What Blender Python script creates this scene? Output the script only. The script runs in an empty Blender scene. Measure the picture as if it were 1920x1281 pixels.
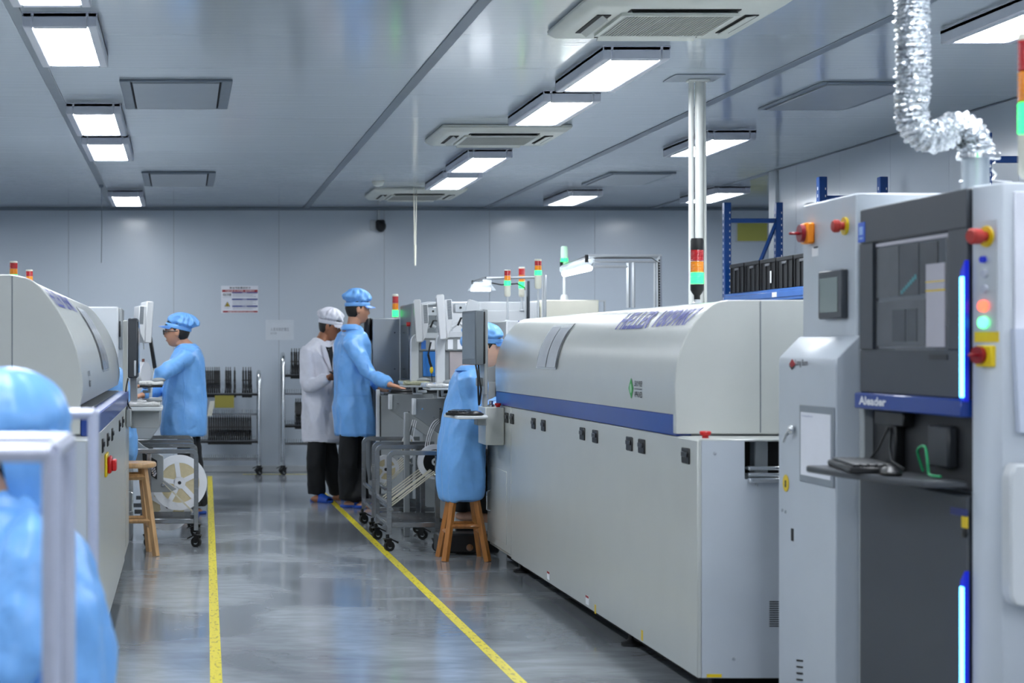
import bpy, bmesh, math, random
from mathutils import Vector, Matrix, noise
random.seed(7)
C = bpy.context.scene.collection
R = math.radians
PI = math.pi
# ------------------------------------------------------------------ camera
H = 1.30          # camera height
F = 3300.0        # focal length in pixels of the 1920 px wide frame
VX, VY = 345.0, 655.0   # where the aisle converges
cam = bpy.data.cameras.new('camera')
cam.sensor_width = 36.0
cam.lens = F / 1920 * 36
cam.shift_x = (960 - VX) / 1920
cam.shift_y = (VY - 640.5) / 1920
cam.clip_start = 0.05
cam.dof.use_dof = True
cam.dof.focus_distance = 9.5
cam.dof.aperture_fstop = 3.5
cam_o = bpy.data.objects.new('camera', cam)
cam_o.location = (0, 0, H)
cam_o.rotation_euler = (R(90), 0, 0)
C.objects.link(cam_o)
bpy.context.scene.camera = cam_o
# ------------------------------------------------------------------ world, exposure
w = bpy.data.worlds.new('world'); bpy.context.scene.world = w
w.use_nodes = True
w.node_tree.nodes['Background'].inputs[0].default_value = (0.6, 0.75, 1.0, 1)
w.node_tree.nodes['Background'].inputs[1].default_value = 0.25
vs = bpy.context.scene.view_settings
vs.view_transform = 'Standard'; vs.look = 'None'; vs.gamma = 1.0; vs.use_curve_mapping = False
vs.exposure = 1.12
PANEL_L = 15.0     # radiance of the ceiling light diffusers

# ------------------------------------------------------------------ helpers
def X(u, D): return (u - VX) * D / F
def Z(v, D): return H - (v - VY) * D / F
def P(u, v, D): return Vector((X(u, D), D, Z(v, D)))

def hexc(h):
    h = h.lstrip('#')
    c = [int(h[i:i+2], 16) / 255 for i in (0, 2, 4)]
    return tuple((x / 12.92 if x <= 0.04045 else ((x + 0.055) / 1.055) ** 2.4) for x in c) + (1,)

MATS = {}
def mat(name, col, rough=0.5, metal=0.0, var=0.06, scale=6.0, bump=0.0, bscale=60.0, emit=0.0, ecol=None,
        trans=0.0, alpha=1.0, coat=0.0, stretch=None, rvar=0.0, crough=0.08, crease=0.0):
    if name in MATS: return MATS[name]
    m = bpy.data.materials.new(name); m.use_nodes = True
    nt = m.node_tree; n = nt.nodes; l = nt.links
    b = n['Principled BSDF']
    c = hexc(col)
    tc = n.new('ShaderNodeTexCoord'); mp = n.new('ShaderNodeMapping')
    l.new(tc.outputs['Object'], mp.inputs['Vector'])
    if stretch: mp.inputs['Scale'].default_value = stretch
    nz = n.new('ShaderNodeTexNoise'); nz.inputs['Scale'].default_value = scale; nz.inputs['Detail'].default_value = 4
    l.new(mp.outputs[0], nz.inputs['Vector'])
    rp = n.new('ShaderNodeValToRGB')
    rp.color_ramp.elements[0].position = 0.3; rp.color_ramp.elements[1].position = 0.7
    rp.color_ramp.elements[0].color = tuple(x * (1 - var) for x in c[:3]) + (1,)
    rp.color_ramp.elements[1].color = tuple(min(1, x * (1 + var)) for x in c[:3]) + (1,)
    l.new(nz.outputs['Fac'], rp.inputs['Fac']); l.new(rp.outputs['Color'], b.inputs['Base Color'])
    b.inputs['Roughness'].default_value = rough; b.inputs['Metallic'].default_value = metal
    if rvar:
        mr = n.new('ShaderNodeMapRange')
        mr.inputs['To Min'].default_value = max(0.02, rough - rvar); mr.inputs['To Max'].default_value = rough + rvar
        l.new(nz.outputs['Fac'], mr.inputs['Value']); l.new(mr.outputs[0], b.inputs['Roughness'])
    if bump:
        n2 = n.new('ShaderNodeTexNoise'); n2.inputs['Scale'].default_value = bscale; n2.inputs['Detail'].default_value = 3
        l.new(mp.outputs[0], n2.inputs['Vector'])
        bp = n.new('ShaderNodeBump'); bp.inputs['Strength'].default_value = bump; bp.inputs['Distance'].default_value = 0.01
        l.new(n2.outputs['Fac'], bp.inputs['Height']); l.new(bp.outputs[0], b.inputs['Normal'])
    if emit:
        b.inputs['Emission Color'].default_value = hexc(ecol or col); b.inputs['Emission Strength'].default_value = emit
    if trans: b.inputs['Transmission Weight'].default_value = trans
    if alpha < 1: b.inputs['Alpha'].default_value = alpha
    if coat: b.inputs['Coat Weight'].default_value = coat; b.inputs['Coat Roughness'].default_value = crough
    if crease:
        wn = n.new('ShaderNodeTexNoise'); wn.inputs['Scale'].default_value = 5; l.new(tc.outputs['Object'], wn.inputs['Vector'])
        ad = n.new('ShaderNodeMixRGB'); ad.blend_type = 'ADD'; ad.inputs[0].default_value = 0.28
        cm = n.new('ShaderNodeMapping'); cm.inputs['Scale'].default_value = (1, 1, .55); l.new(tc.outputs['Object'], cm.inputs['Vector'])
        l.new(cm.outputs[0], ad.inputs[1]); l.new(wn.outputs['Color'], ad.inputs[2])
        vo = n.new('ShaderNodeTexVoronoi'); vo.inputs['Scale'].default_value = 9; vo.feature = 'SMOOTH_F1'; vo.inputs['Smoothness'].default_value = .25
        l.new(ad.outputs[0], vo.inputs['Vector'])
        bp2 = n.new('ShaderNodeBump'); bp2.inputs['Strength'].default_value = crease; bp2.inputs['Distance'].default_value = 0.02
        l.new(vo.outputs['Distance'], bp2.inputs['Height']); l.new(bp2.outputs[0], b.inputs['Normal'])
    MATS[name] = m
    return m

paint = mat('machine_paint', '#BDC0BC', 0.30, var=0.02, coat=.35, crough=.28)
cool_grey = mat('cool_machine_grey', '#BFC6CE', 0.36, var=0.02)  # bluer grey than the oven sides, used on end panel, buffer and column
paint_w = mat('white_paint', '#CBCFD2', 0.38, var=0.02)
paint_g = mat('grey_paint', '#9A9FA1', 0.42, var=0.03)
paint_m = mat('mid_grey_paint', '#919698', 0.45, var=0.04)
paint_d = mat('charcoal_paint', '#3C4148', 0.42, var=0.03, bump=0.02, bscale=400)
blue_trim = mat('blue_lacquer', '#0F3A90', 0.3, var=0.06, coat=0.3)
steel = mat('brushed_steel', '#8C8F92', 0.24, 0.9, var=0.08, scale=20, stretch=(1, 1, 8), rvar=0.08)
alu = mat('aluminium', '#C6CBCF', 0.35, 0.35, var=0.05)
chrome = mat('chrome', '#D8DADC', 0.12, 1.0, var=0.02)
black = mat('black_plastic', '#141517', 0.38, var=0.1)
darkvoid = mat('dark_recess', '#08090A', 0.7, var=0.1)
rubber = mat('black_rubber', '#121212', 0.7, var=0.1)
red = mat('red_plastic', '#C01818', 0.35, var=0.06)
darkred = mat('dark_red_plastic', '#8A0F1E', 0.3, var=0.06)
yellow = mat('yellow_plastic', '#E9C810', 0.4, var=0.05)
orange = mat('orange_plastic', '#F08A10', 0.4, var=0.05)
cream = mat('cream_plastic', '#DCDACB', 0.4, var=0.03)
paperm = mat('paper', '#E6E8F0', 0.6, var=0.03)
glassm = mat('clear_plastic_sleeve', '#E8EEF4', 0.12, var=0.02, alpha=0.35)
wrap = mat('crinkled_plastic_wrap', '#D5D5D2', 0.15, var=0.12, scale=30, bump=0.6, bscale=90, coat=0.6)
navy = mat('navy_print', '#2B3390', 0.4, var=0.04)
blackprint = mat('black_print', '#22242A', 0.5, var=0.05)
redprint = mat('red_print', '#A02028', 0.5, var=0.05)
blueprint = mat('blue_print', '#22358C', 0.5, var=0.05)
greenprint = mat('green_print', '#2FA048', 0.5, var=0.05)
whiteprint = mat('white_print', '#F2F4F8', 0.5, var=0.02)
wood = mat('varnished_wood', '#B5763A', 0.35, var=0.22, scale=9, stretch=(6, 6, 0.7), coat=0.3)
wood_l = mat('pale_varnished_wood', '#C9A070', 0.35, var=0.2, scale=9, stretch=(6, 6, 0.7), coat=0.3)
rackblue = mat('rack_blue_enamel', '#14468C', 0.3, var=0.06)
beamblue = mat('beam_blue_enamel', '#3F74C4', 0.22, var=0.05, coat=0.4)

class MB:
    def __init__(s): s.bm = bmesh.new()
    def _add(s, verts, faces):
        vs_ = [s.bm.verts.new(v) for v in verts]
        for f in faces:
            try: s.bm.faces.new([vs_[i] for i in f])
            except ValueError: pass
        return vs_
    def box(s, x0, x1, y0, y1, z0, z1, b=0.0, seg=1):
        if x0 > x1: x0, x1 = x1, x0
        if y0 > y1: y0, y1 = y1, y0
        if z0 > z1: z0, z1 = z1, z0
        v = s._add([(x, y, z) for z in (z0, z1) for y in (y0, y1) for x in (x0, x1)],
                   [(0, 2, 3, 1), (4, 5, 7, 6), (0, 1, 5, 4), (2, 6, 7, 3), (0, 4, 6, 2), (1, 3, 7, 5)])
        if b > 0:
            es = list({e for q in v for e in q.link_edges})
            bmesh.ops.bevel(s.bm, geom=es, offset=min(b, .45 * min(x1 - x0, y1 - y0, z1 - z0)), segments=seg, affect='EDGES', profile=0.5)
        return s
    def obox(s, c, sx, sy, sz, rz=0, rx=0, ry=0, b=0.0):
        t = MB(); t.box(-sx/2, sx/2, -sy/2, sy/2, -sz/2, sz/2, b)
        t.bm.transform(Matrix.Translation(Vector(c)) @ Matrix.Rotation(rz, 4, 'Z') @ Matrix.Rotation(ry, 4, 'Y') @ Matrix.Rotation(rx, 4, 'X'))
        return s.merge(t)
    def merge(s, t):
        me = bpy.data.meshes.new('t'); t.bm.to_mesh(me); t.bm.free(); s.bm.from_mesh(me); bpy.data.meshes.remove(me); return s
    def prism(s, pts, axis, a, b, bev=0.0):
        """pts: 2-D polygon; axis 'x': (y,z), 'y': (x,z), 'z': (x,y)"""
        def mk(p, t):
            return (t, p[0], p[1]) if axis == 'x' else (p[0], t, p[1]) if axis == 'y' else (p[0], p[1], t)
        n = len(pts)
        v = s._add([mk(p, a) for p in pts] + [mk(p, b) for p in pts],
                   [tuple(range(n - 1, -1, -1)), tuple(range(n, 2 * n))] + [(i, (i + 1) % n, n + (i + 1) % n, n + i) for i in range(n)])
        fs = list({f for q in v for f in q.link_faces})
        bmesh.ops.recalc_face_normals(s.bm, faces=fs)
        if bev > 0:
            es = list({e for q in v for e in q.link_edges})
            bmesh.ops.bevel(s.bm, geom=es, offset=bev, segments=1, affect='EDGES', profile=0.5)
        return s
    def tube(s, pts, r, seg=10, cap=True, ell=1.0):
        pts = [Vector(p) for p in pts]; n = len(pts)
        rs = r if isinstance(r, (list, tuple)) else [r] * n
        rings = []
        t0 = (pts[1] - pts[0]).normalized()
        up = Vector((0, 0, 1)) if abs(t0.z) < 0.9 else Vector((1, 0, 0))
        a = t0.cross(up).normalized()
        for i, p in enumerate(pts):
            t = (pts[min(i + 1, n - 1)] - pts[max(i - 1, 0)]).normalized()
            a = (a - t * a.dot(t)).normalized(); b = t.cross(a)
            rr = rs[i]
            ra, rb = rr if isinstance(rr, (tuple, list)) else (rr, rr * ell)
            rings.append([s.bm.verts.new(p + a * ra * math.cos(2*PI*k/seg) + b * rb * math.sin(2*PI*k/seg)) for k in range(seg)])
        for i in range(n - 1):
            for k in range(seg):
                s.bm.faces.new((rings[i][k], rings[i][(k+1) % seg], rings[i+1][(k+1) % seg], rings[i+1][k]))
        if cap:
            s.bm.faces.new(list(reversed(rings[0]))); s.bm.faces.new(rings[-1])
        return s
    def cyl(s, p0, p1, r, seg=16, r1=None):
        return s.tube([p0, p1], [r, r if r1 is None else r1], seg)
    def loft(s, rings, cap=True):
        rs = [[s.bm.verts.new(v) for v in ring] for ring in rings]
        m = len(rs[0])
        for i in range(len(rs) - 1):
            for k in range(m):
                s.bm.faces.new((rs[i][k], rs[i][(k+1) % m], rs[i+1][(k+1) % m], rs[i+1][k]))
        if cap:
            s.bm.faces.new(list(reversed(rs[0]))); s.bm.faces.new(rs[-1])
        return s
    def sphere(s, c, r, u=16, v=10):
        rx, ry, rz = r if isinstance(r, (tuple, list)) else (r, r, r)
        m = Matrix.Translation(Vector(c)) @ Matrix.Diagonal((rx, ry, rz, 1))
        bmesh.ops.create_uvsphere(s.bm, u_segments=u, v_segments=v, radius=1, matrix=m); return s
    def lathe(s, c, prof, seg=20, axis='z'):
        c = Vector(c); rings = []
        for (r, h) in prof:
            ring = []
            for k in range(seg):
                a = 2*PI*k/seg; p = (r*math.cos(a), r*math.sin(a), h)
                if axis == 'x': p = (p[2], p[0], p[1])
                elif axis == 'y': p = (p[0], p[2], p[1])
                ring.append(c + Vector(p))
            rings.append(ring)
        n0 = len(s.bm.faces)
        s.loft(rings); s.bm.faces.ensure_lookup_table()
        bmesh.ops.recalc_face_normals(s.bm, faces=s.bm.faces[n0:])
        return s
    def quad(s, a, b, c, d):
        s._add([a, b, c, d], [(0, 1, 2, 3)]); return s
    def xf(s, m): s.bm.transform(m); return s
    def build(s, name, m, parent=None, ang=38, origin=None):
        return link(s.mesh(name), name, m, parent, ang, origin)
    def mesh(s, name='m'):
        me = bpy.data.meshes.new(name); s.bm.to_mesh(me); s.bm.free(); return me

WORLD = {}
def link(me, name, m, parent=None, ang=38, origin=None):
    me.name = name
    if m and not me.materials: me.materials.append(m)
    if len(me.polygons):
        me.polygons.foreach_set('use_smooth', [True] * len(me.polygons))
        me.set_sharp_from_angle(angle=R(ang))
    o = bpy.data.objects.new(name, me); C.objects.link(o)
    if parent is not None:
        me.transform(Matrix.Translation(-WORLD[parent.name]))
        WORLD[o.name] = WORLD[parent.name].copy()
        o.parent = parent
    else:
        if origin is None:
            xs = [v.co for v in me.vertices]
            lo = [min(v[i] for v in xs) for i in range(3)]; hi = [max(v[i] for v in xs) for i in range(3)]
            origin = ((lo[0]+hi[0])/2, (lo[1]+hi[1])/2, lo[2])
        origin = Vector(origin)
        me.transform(Matrix.Translation(-origin)); o.location = origin
        WORLD[o.name] = origin
    return o

def tag(o, label=None, cat=None, group=None, kind=None):
    if label: o['label'] = label
    if cat: o['category'] = cat
    if group: o['group'] = group
    if kind: o['kind'] = kind
    return o
def thing(name, loc, label, cat, group=None, kind=None):
    o = bpy.data.objects.new(name, None); C.objects.link(o)
    o.empty_display_size = 0.1
    o.location = loc; WORLD[o.name] = Vector(loc)
    return tag(o, label, cat, group, kind)
def copy_tree(o, parent=None):
    c = o.copy(); C.objects.link(c)
    if parent: c.parent = parent
    for ch in [q for q in o.children]: copy_tree(ch, c)
    return c
def dup(root, loc, label=None, group=None, rz=None):
    r = copy_tree(root); r.location = loc
    WORLD[r.name] = Vector(loc)
    if rz is not None: r.rotation_euler = (0, 0, rz)
    if label: r['label'] = label
    if group: r['group'] = group
    return r

_cjk = None
def text_mb(s, size=1.0, depth=0.0, align='LEFT', bold=0.0, shear=0.0):
    cu = bpy.data.curves.new('txt', 'FONT'); cu.body = s; cu.size = size; cu.align_x = align
    cu.offset = bold; cu.extrude = depth; cu.shear = shear; cu.resolution_u = 3
    o = bpy.data.objects.new('txt', cu); C.objects.link(o)
    dg = bpy.context.evaluated_depsgraph_get(); dg.update()
    me = bpy.data.meshes.new_from_object(o.evaluated_get(dg))
    b = MB(); b.bm.from_mesh(me)
    bpy.data.objects.remove(o); bpy.data.curves.remove(cu); bpy.data.meshes.remove(me)
    return b
def bounds(b):
    xs = [v.co.x for v in b.bm.verts]; ys = [v.co.y for v in b.bm.verts]
    return min(xs), max(xs), min(ys), max(ys)
def text_fit(s, w, h, bold=0.0):
    """text mesh filling 0..w, 0..h in XY"""
    b = text_mb(s, 1.0, bold=bold)
    x0, x1, y0, y1 = bounds(b)
    for v in b.bm.verts:
        v.co.x = (v.co.x - x0) / max(1e-6, x1 - x0) * w; v.co.y = (v.co.y - y0) / max(1e-6, y1 - y0) * h
    return b
def place2d(b, org, ex, ey):
    org, ex, ey = Vector(org), Vector(ex), Vector(ey)
    for v in b.bm.verts: v.co = org + ex * v.co.x + ey * v.co.y
    return b

def catmull(pts, n):
    out = []
    q = [pts[0]] + pts + [pts[-1]]
    for i in range(1, len(q) - 2):
        for k in range(n):
            s_ = k / n; a, b_, c, d = q[i-1], q[i], q[i+1], q[i+2]
            out.append(.5 * ((2*b_) + (c - a)*s_ + (2*a - 5*b_ + 4*c - d)*s_*s_ + (3*b_ - a - 3*c + d)*s_**3))
    out.append(pts[-1]); return out

# ================================================================== THE ROOM
YB = 18.65; CZ = 2.80; XL = -5.2; XR = 4.97; YC = 14.69; XR2 = 7.4; Y0 = -6.0
# floor: glossy grey epoxy with trowel marks
def floor_mat():
    m = bpy.data.materials.new('epoxy_floor'); m.use_nodes = True
    nt = m.node_tree; n = nt.nodes; l = nt.links; b = n['Principled BSDF']
    tc = n.new('ShaderNodeTexCoord')
    mp = n.new('ShaderNodeMapping'); mp.inputs['Scale'].default_value = (0.9, 1.0, 1); l.new(tc.outputs['Object'], mp.inputs[0])
    n1 = n.new('ShaderNodeTexNoise'); n1.inputs['Scale'].default_value = .9; n1.inputs['Detail'].default_value = 6; n1.inputs['Distortion'].default_value = .9
    l.new(mp.outputs[0], n1.inputs['Vector'])
    r1 = n.new('ShaderNodeValToRGB'); e = r1.color_ramp.elements
    e[0].position = 0.40; e[0].color = hexc('#787D82'); e[1].position = 0.60; e[1].color = hexc('#A3A9AE')
    l.new(n1.outputs['Fac'], r1.inputs[0])
    # short brush strokes
    mp2 = n.new('ShaderNodeMapping'); mp2.inputs['Scale'].default_value = (3.0, 9, 1); mp2.inputs['Rotation'].default_value = (0, 0, 0.25); l.new(tc.outputs['Object'], mp2.inputs[0])
    n2 = n.new('ShaderNodeTexNoise'); n2.inputs['Scale'].default_value = 1.7; n2.inputs['Detail'].default_value = 5; n2.inputs['Distortion'].default_value = 0.8
    l.new(mp2.outputs[0], n2.inputs['Vector'])
    r2 = n.new('ShaderNodeValToRGB'); e = r2.color_ramp.elements
    e[0].position = 0.42; e[0].color = (0.62, 0.62, 0.62, 1); e[1].position = 0.62; e[1].color = (1.12, 1.12, 1.12, 1)
    l.new(n2.outputs['Fac'], r2.inputs[0])
    mx = n.new('ShaderNodeMixRGB'); mx.blend_type = 'MULTIPLY'; mx.inputs[0].default_value = 0.3
    l.new(r1.outputs[0], mx.inputs[1]); l.new(r2.outputs[0], mx.inputs[2]); l.new(mx.outputs[0], b.inputs['Base Color'])
    mr = n.new('ShaderNodeMapRange'); mr.inputs['To Min'].default_value = 0.07; mr.inputs['To Max'].default_value = 0.20
    l.new(n1.outputs['Fac'], mr.inputs['Value']); l.new(mr.outputs[0], b.inputs['Roughness'])
    bp = n.new('ShaderNodeBump'); bp.inputs['Strength'].default_value = 0.012; bp.inputs['Distance'].default_value = 0.01
    l.new(n2.outputs['Fac'], bp.inputs['Height']); l.new(bp.outputs[0], b.inputs['Normal'])
    b.inputs['Specular IOR Level'].default_value = 0.6
    return m
b = MB(); b.box(XL - .2, XR2 + .2, Y0 - .2, YB + .2, -0.1, 0)
fl = b.build('floor', floor_mat()); tag(fl, 'glossy dark grey epoxy floor with trowel marks', kind='structure')

def panel_mat(name, col, rough, sx, sy, bump):
    m = bpy.data.materials.new(name); m.use_nodes = True
    nt = m.node_tree; n = nt.nodes; l = nt.links; b = n['Principled BSDF']
    tc = n.new('ShaderNodeTexCoord')
    mp = n.new('ShaderNodeMapping'); mp.inputs['Scale'].default_value = (sx, sy, sy); l.new(tc.outputs['Object'], mp.inputs[0])
    n1 = n.new('ShaderNodeTexNoise'); n1.inputs['Scale'].default_value = 1.0; n1.inputs['Detail'].default_value = 3
    l.new(mp.outputs[0], n1.inputs['Vector'])
    bp = n.new('ShaderNodeBump'); bp.inputs['Strength'].default_value = bump; bp.inputs['Distance'].default_value = 0.01
    l.new(n1.outputs['Fac'], bp.inputs['Height']); l.new(bp.outputs[0], b.inputs['Normal'])
    n2 = n.new('ShaderNodeTexNoise'); n2.inputs['Scale'].default_value = 0.8; l.new(tc.outputs['Object'], n2.inputs['Vector'])
    r = n.new('ShaderNodeValToRGB'); c = hexc(col)
    r.color_ramp.elements[0].color = tuple(x * .95 for x in c[:3]) + (1,); r.color_ramp.elements[1].color = c
    l.new(n2.outputs['Fac'], r.inputs[0]); l.new(r.outputs[0], b.inputs['Base Color'])
    b.inputs['Roughness'].default_value = rough
    b.inputs['Coat Weight'].default_value = 0.25; b.inputs['Coat Roughness'].default_value = 0.12
    return m
ceil_m = panel_mat('ceiling_sandwich_panel', '#BEC8D2', 0.12, 2.2, 22, 0.09)
wall_m = panel_mat('wall_sandwich_panel', '#C4CED9', 0.30, 2.0, 2.0, 0.02)
seam_m = mat('ceiling_seam_strip', '#7B8692', 0.4, 0.2, var=0.05)
joint_m = mat('panel_joint', '#70787F', 0.6, var=0.05)

# ceiling: backing slab, 1 m panels between the long seam strips
b = MB(); b.box(XL - .2, XR2 + .2, Y0 - .2, YB + .2, CZ + 0.012, CZ + 0.2)
ceil = b.build('ceiling', joint_m); tag(ceil, 'grey glossy metal panel ceiling', kind='structure')
seams = [XL, -2.78, -0.75, 1.29, 3.2, 4.97, XR2]
yj = [Y0] + [9.39 - 13 + k for k in range(-5, 30) if Y0 < 9.39 - 13 + k < YB] + [YB]
for i in range(len(seams) - 1):
    for j in range(len(yj) - 1):
        b = MB(); b.box(seams[i] + .001, seams[i+1] - .001, yj[j] + .0012, yj[j+1] - .0012, CZ, CZ + 0.011)
        b.build('panel', ceil_m, ceil)
for x in seams[1:-1]:
    b = MB(); b.box(x - .03, x + .03, Y0, YB, CZ - 0.006, CZ - 0.0005, 0.002)
    b.build('seam_strip', seam_m, ceil)

# walls
def wall(name, axis, pos, a0, a1, first, step, label, side, z1=CZ):
    """axis 'y': wall plane y=pos running along x; 'x': plane x=pos running along y. side: +1 when the room lies on the smaller side."""
    b = MB()
    if axis == 'y': b.box(a0, a1, pos, pos + side * .15, 0, z1)
    else: b.box(pos, pos + side * .15, a0, a1, 0, z1)
    wo = b.build(name, joint_m); tag(wo, label, kind='structure')
    js = [a0] + [first + k * step for k in range(-40, 40) if a0 + .05 < first + k * step < a1 - .05] + [a1]
    for i in range(len(js) - 1):
        b = MB(); g = 0.0016
        if axis == 'y': b.box(js[i] + g, js[i+1] - g, pos - side * .010, pos - side * .0005, 0.0, z1 - .001)
        else: b.box(pos - side * .010, pos - side * .0005, js[i] + g, js[i+1] - g, 0.0, z1 - .001)
        b.build('panel', wall_m, wo)
    return wo
wall('wall_back', 'y', YB, XL, XR2, X(523, YB), 1.115, 'pale blue-grey panel wall across the far end', 1)
wall('wall_right', 'x', XR, Y0, YC, 10.46, 0.95, 'pale blue-grey panel wall behind the blue rack', 1)
wall('wall_right_far', 'x', XR2, YC, YB, 15.5, 1.0, 'far side wall of the recess', 1)
wall('wall_recess', 'y', YC + .15, XR, XR2, 6.0, 1.0, 'return wall of the recess', -1)
wall('wall_left', 'x', XL, Y0, YB, 0.5, 1.0, 'left panel wall', -1)
wall('wall_front', 'y', Y0, XL, XR2, 0.5, 1.1, 'wall behind the camera', -1)
b = MB(); b.box(XL, XR2, YB - .035, YB - .0105, 0, .07, .004)
tag(b.build('baseboard_back', alu), 'pale metal baseboard at the foot of the far wall', kind='structure')
b = MB(); b.box(XR - .03, XR - .0105, Y0, YC, 0, .07, .004)
tag(b.build('baseboard_right', alu), 'pale metal baseboard of right wall', kind='structure')
b = MB(); b.box(XR - .035, XR + .02, YC - .012, YC + .17, 0, CZ, .008)
tag(b.build('trim_1', alu), 'bright metal corner trim at the end of the right wall', kind='structure')
b = MB(); b.box(XL, XR2, YB - .03, YB - .0105, CZ - .03, CZ - .001, .004)
tag(b.build('trim_2', seam_m), 'cove strip where far wall meets ceiling', kind='structure')

# ------------------------------------------------------------------ ceiling lights
lightframe = mat('light_frame_white', '#C4C8D4', 0.4, var=0.02)
diffuser = mat('light_diffuser', '#FFFFFF', 0.5, var=0.0, emit=PANEL_L, ecol='#F4F9FF')
pl = 1.0
def ceiling_light(x0, y0, label, group='rectangular ceiling lights'):
    W_, L_ = 0.245, 1.03; m = 0.045
    t = thing('ceiling_light', (x0 + W_/2, y0 + L_/2, CZ), label, 'ceiling light', group)
    zb = CZ - .068
    b = MB()
    b.box(x0 - m, x0, y0 - m, y0 + L_ + m, zb, CZ, .006); b.box(x0 + W_, x0 + W_ + m, y0 - m, y0 + L_ + m, zb, CZ, .006)
    b.box(x0, x0 + W_, y0 - m, y0, zb, CZ, .006); b.box(x0, x0 + W_, y0 + L_, y0 + L_ + m, zb, CZ, .006)
    b.box(x0 - m, x0 + W_ + m, y0 - m, y0 + L_ + m, CZ - .02, CZ - .001)
    b.build('frame', lightframe, t)
    b = MB(); b.box(x0 - .004, x0 + W_ + .004, y0 - .004, y0 + L_ + .004, zb + .004, zb + .012)
    b.build('diffuser', diffuser, t)
    return t
LR = [(-.675, 6.30, 'ceiling light cut by the top edge of the picture above the left oven'),
      (-.675, 7.87, 'largest fully seen ceiling light of the row above the left aisle edge'),
      (-.675, 10.76, 'ceiling light of the left row, just above a close twin'),
      (-.675, 12.35, 'ceiling light of the left row, just below a close twin'),
      (-.675, 16.6, 'small ceiling light by the far wall at the end of the left row'),
      (2.115, 8.74, 'ceiling light right below the largest air conditioner'),
      (2.125, 10.23, 'ceiling light between the largest ceiling light of the middle row and the second air conditioner'),
      (2.17, 13.22, 'ceiling light just beyond the middle air conditioner'),
      (2.21, 14.75, 'ceiling light just before the farthest air conditioner'),
      (3.60, 7.20, 'large ceiling light beside the silver duct, cut by the picture edge'),
      (3.62, 12.06, 'ceiling light partly hidden by the white vertical pipes'),
      (3.63, 16.5, 'small far ceiling light near the access hatch of the right row'),
      (4.91, 16.2, 'small far ceiling light above the blue rack frame')]
for x, y, lb in LR: ceiling_light(x, y, lb)
for x, ys_ in ((-.675, (3.4, 1.9, -1.0, -2.5)), (2.12, (5.8, 4.3, 1.3, -.2, -3.1, -4.6)), (3.6, (5.0, 2.6, .4, -2.2))):
    for y in ys_: ceiling_light(x, y, 'ceiling light out of the picture above the camera')
for x in (-3.4,):
    for y in (-1.5, 1.7, 4.4, 7.9, 10.8, 13.2, 16.5):
        ceiling_light(x, y, 'ceiling light out of the picture over the left bay')

# ------------------------------------------------------------------ access hatches
hatch_m = mat('hatch_panel', '#98A1AB', 0.3, var=0.03)
def hatch(x0, x1, y0, y1, label, side=.06):
    t = thing('ceiling_hatch', ((x0+x1)/2, (y0+y1)/2, CZ), label, 'access hatch', 'ceiling access hatches')
    b = MB(); b.box(x0, x0 + side, y0, y1, CZ - .014, CZ - .0008, .003); b.box(x1 - side, x1, y0, y1, CZ - .014, CZ - .0008, .003)
    b.box(x0 + side, x1 - side, y0, y0 + .02, CZ - .014, CZ - .0008, .003); b.box(x0 + side, x1 - side, y1 - .02, y1, CZ - .014, CZ - .0008, .003)
    b.build('frame', seam_m, t)
    b = MB(); b.box(x0 + side + .012, x1 - side - .012, y0 + .035, y1 - .035, CZ - .020, CZ - .003, .003); b.build('panel', hatch_m, t)
    b = MB(); b.box(x0 + side, x1 - side, y0 + .02, y1 - .02, CZ - .003, CZ - .001); b.build('shadow_gap', darkvoid, t)
hatch(-.36, .27, 9.78, 10.9, 'largest ceiling access hatch, beside the left row of lights')
hatch(-.36, .27, 14.86, 16.07, 'smaller far ceiling access hatch beside the left row of lights')
hatch(3.57, 4.12, 9.85, 10.95, 'ceiling access hatch beside the silver duct', .03)
hatch(3.60, 4.17, 14.9, 15.95, 'far ceiling access hatch left of the blue rack', .03)

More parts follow.
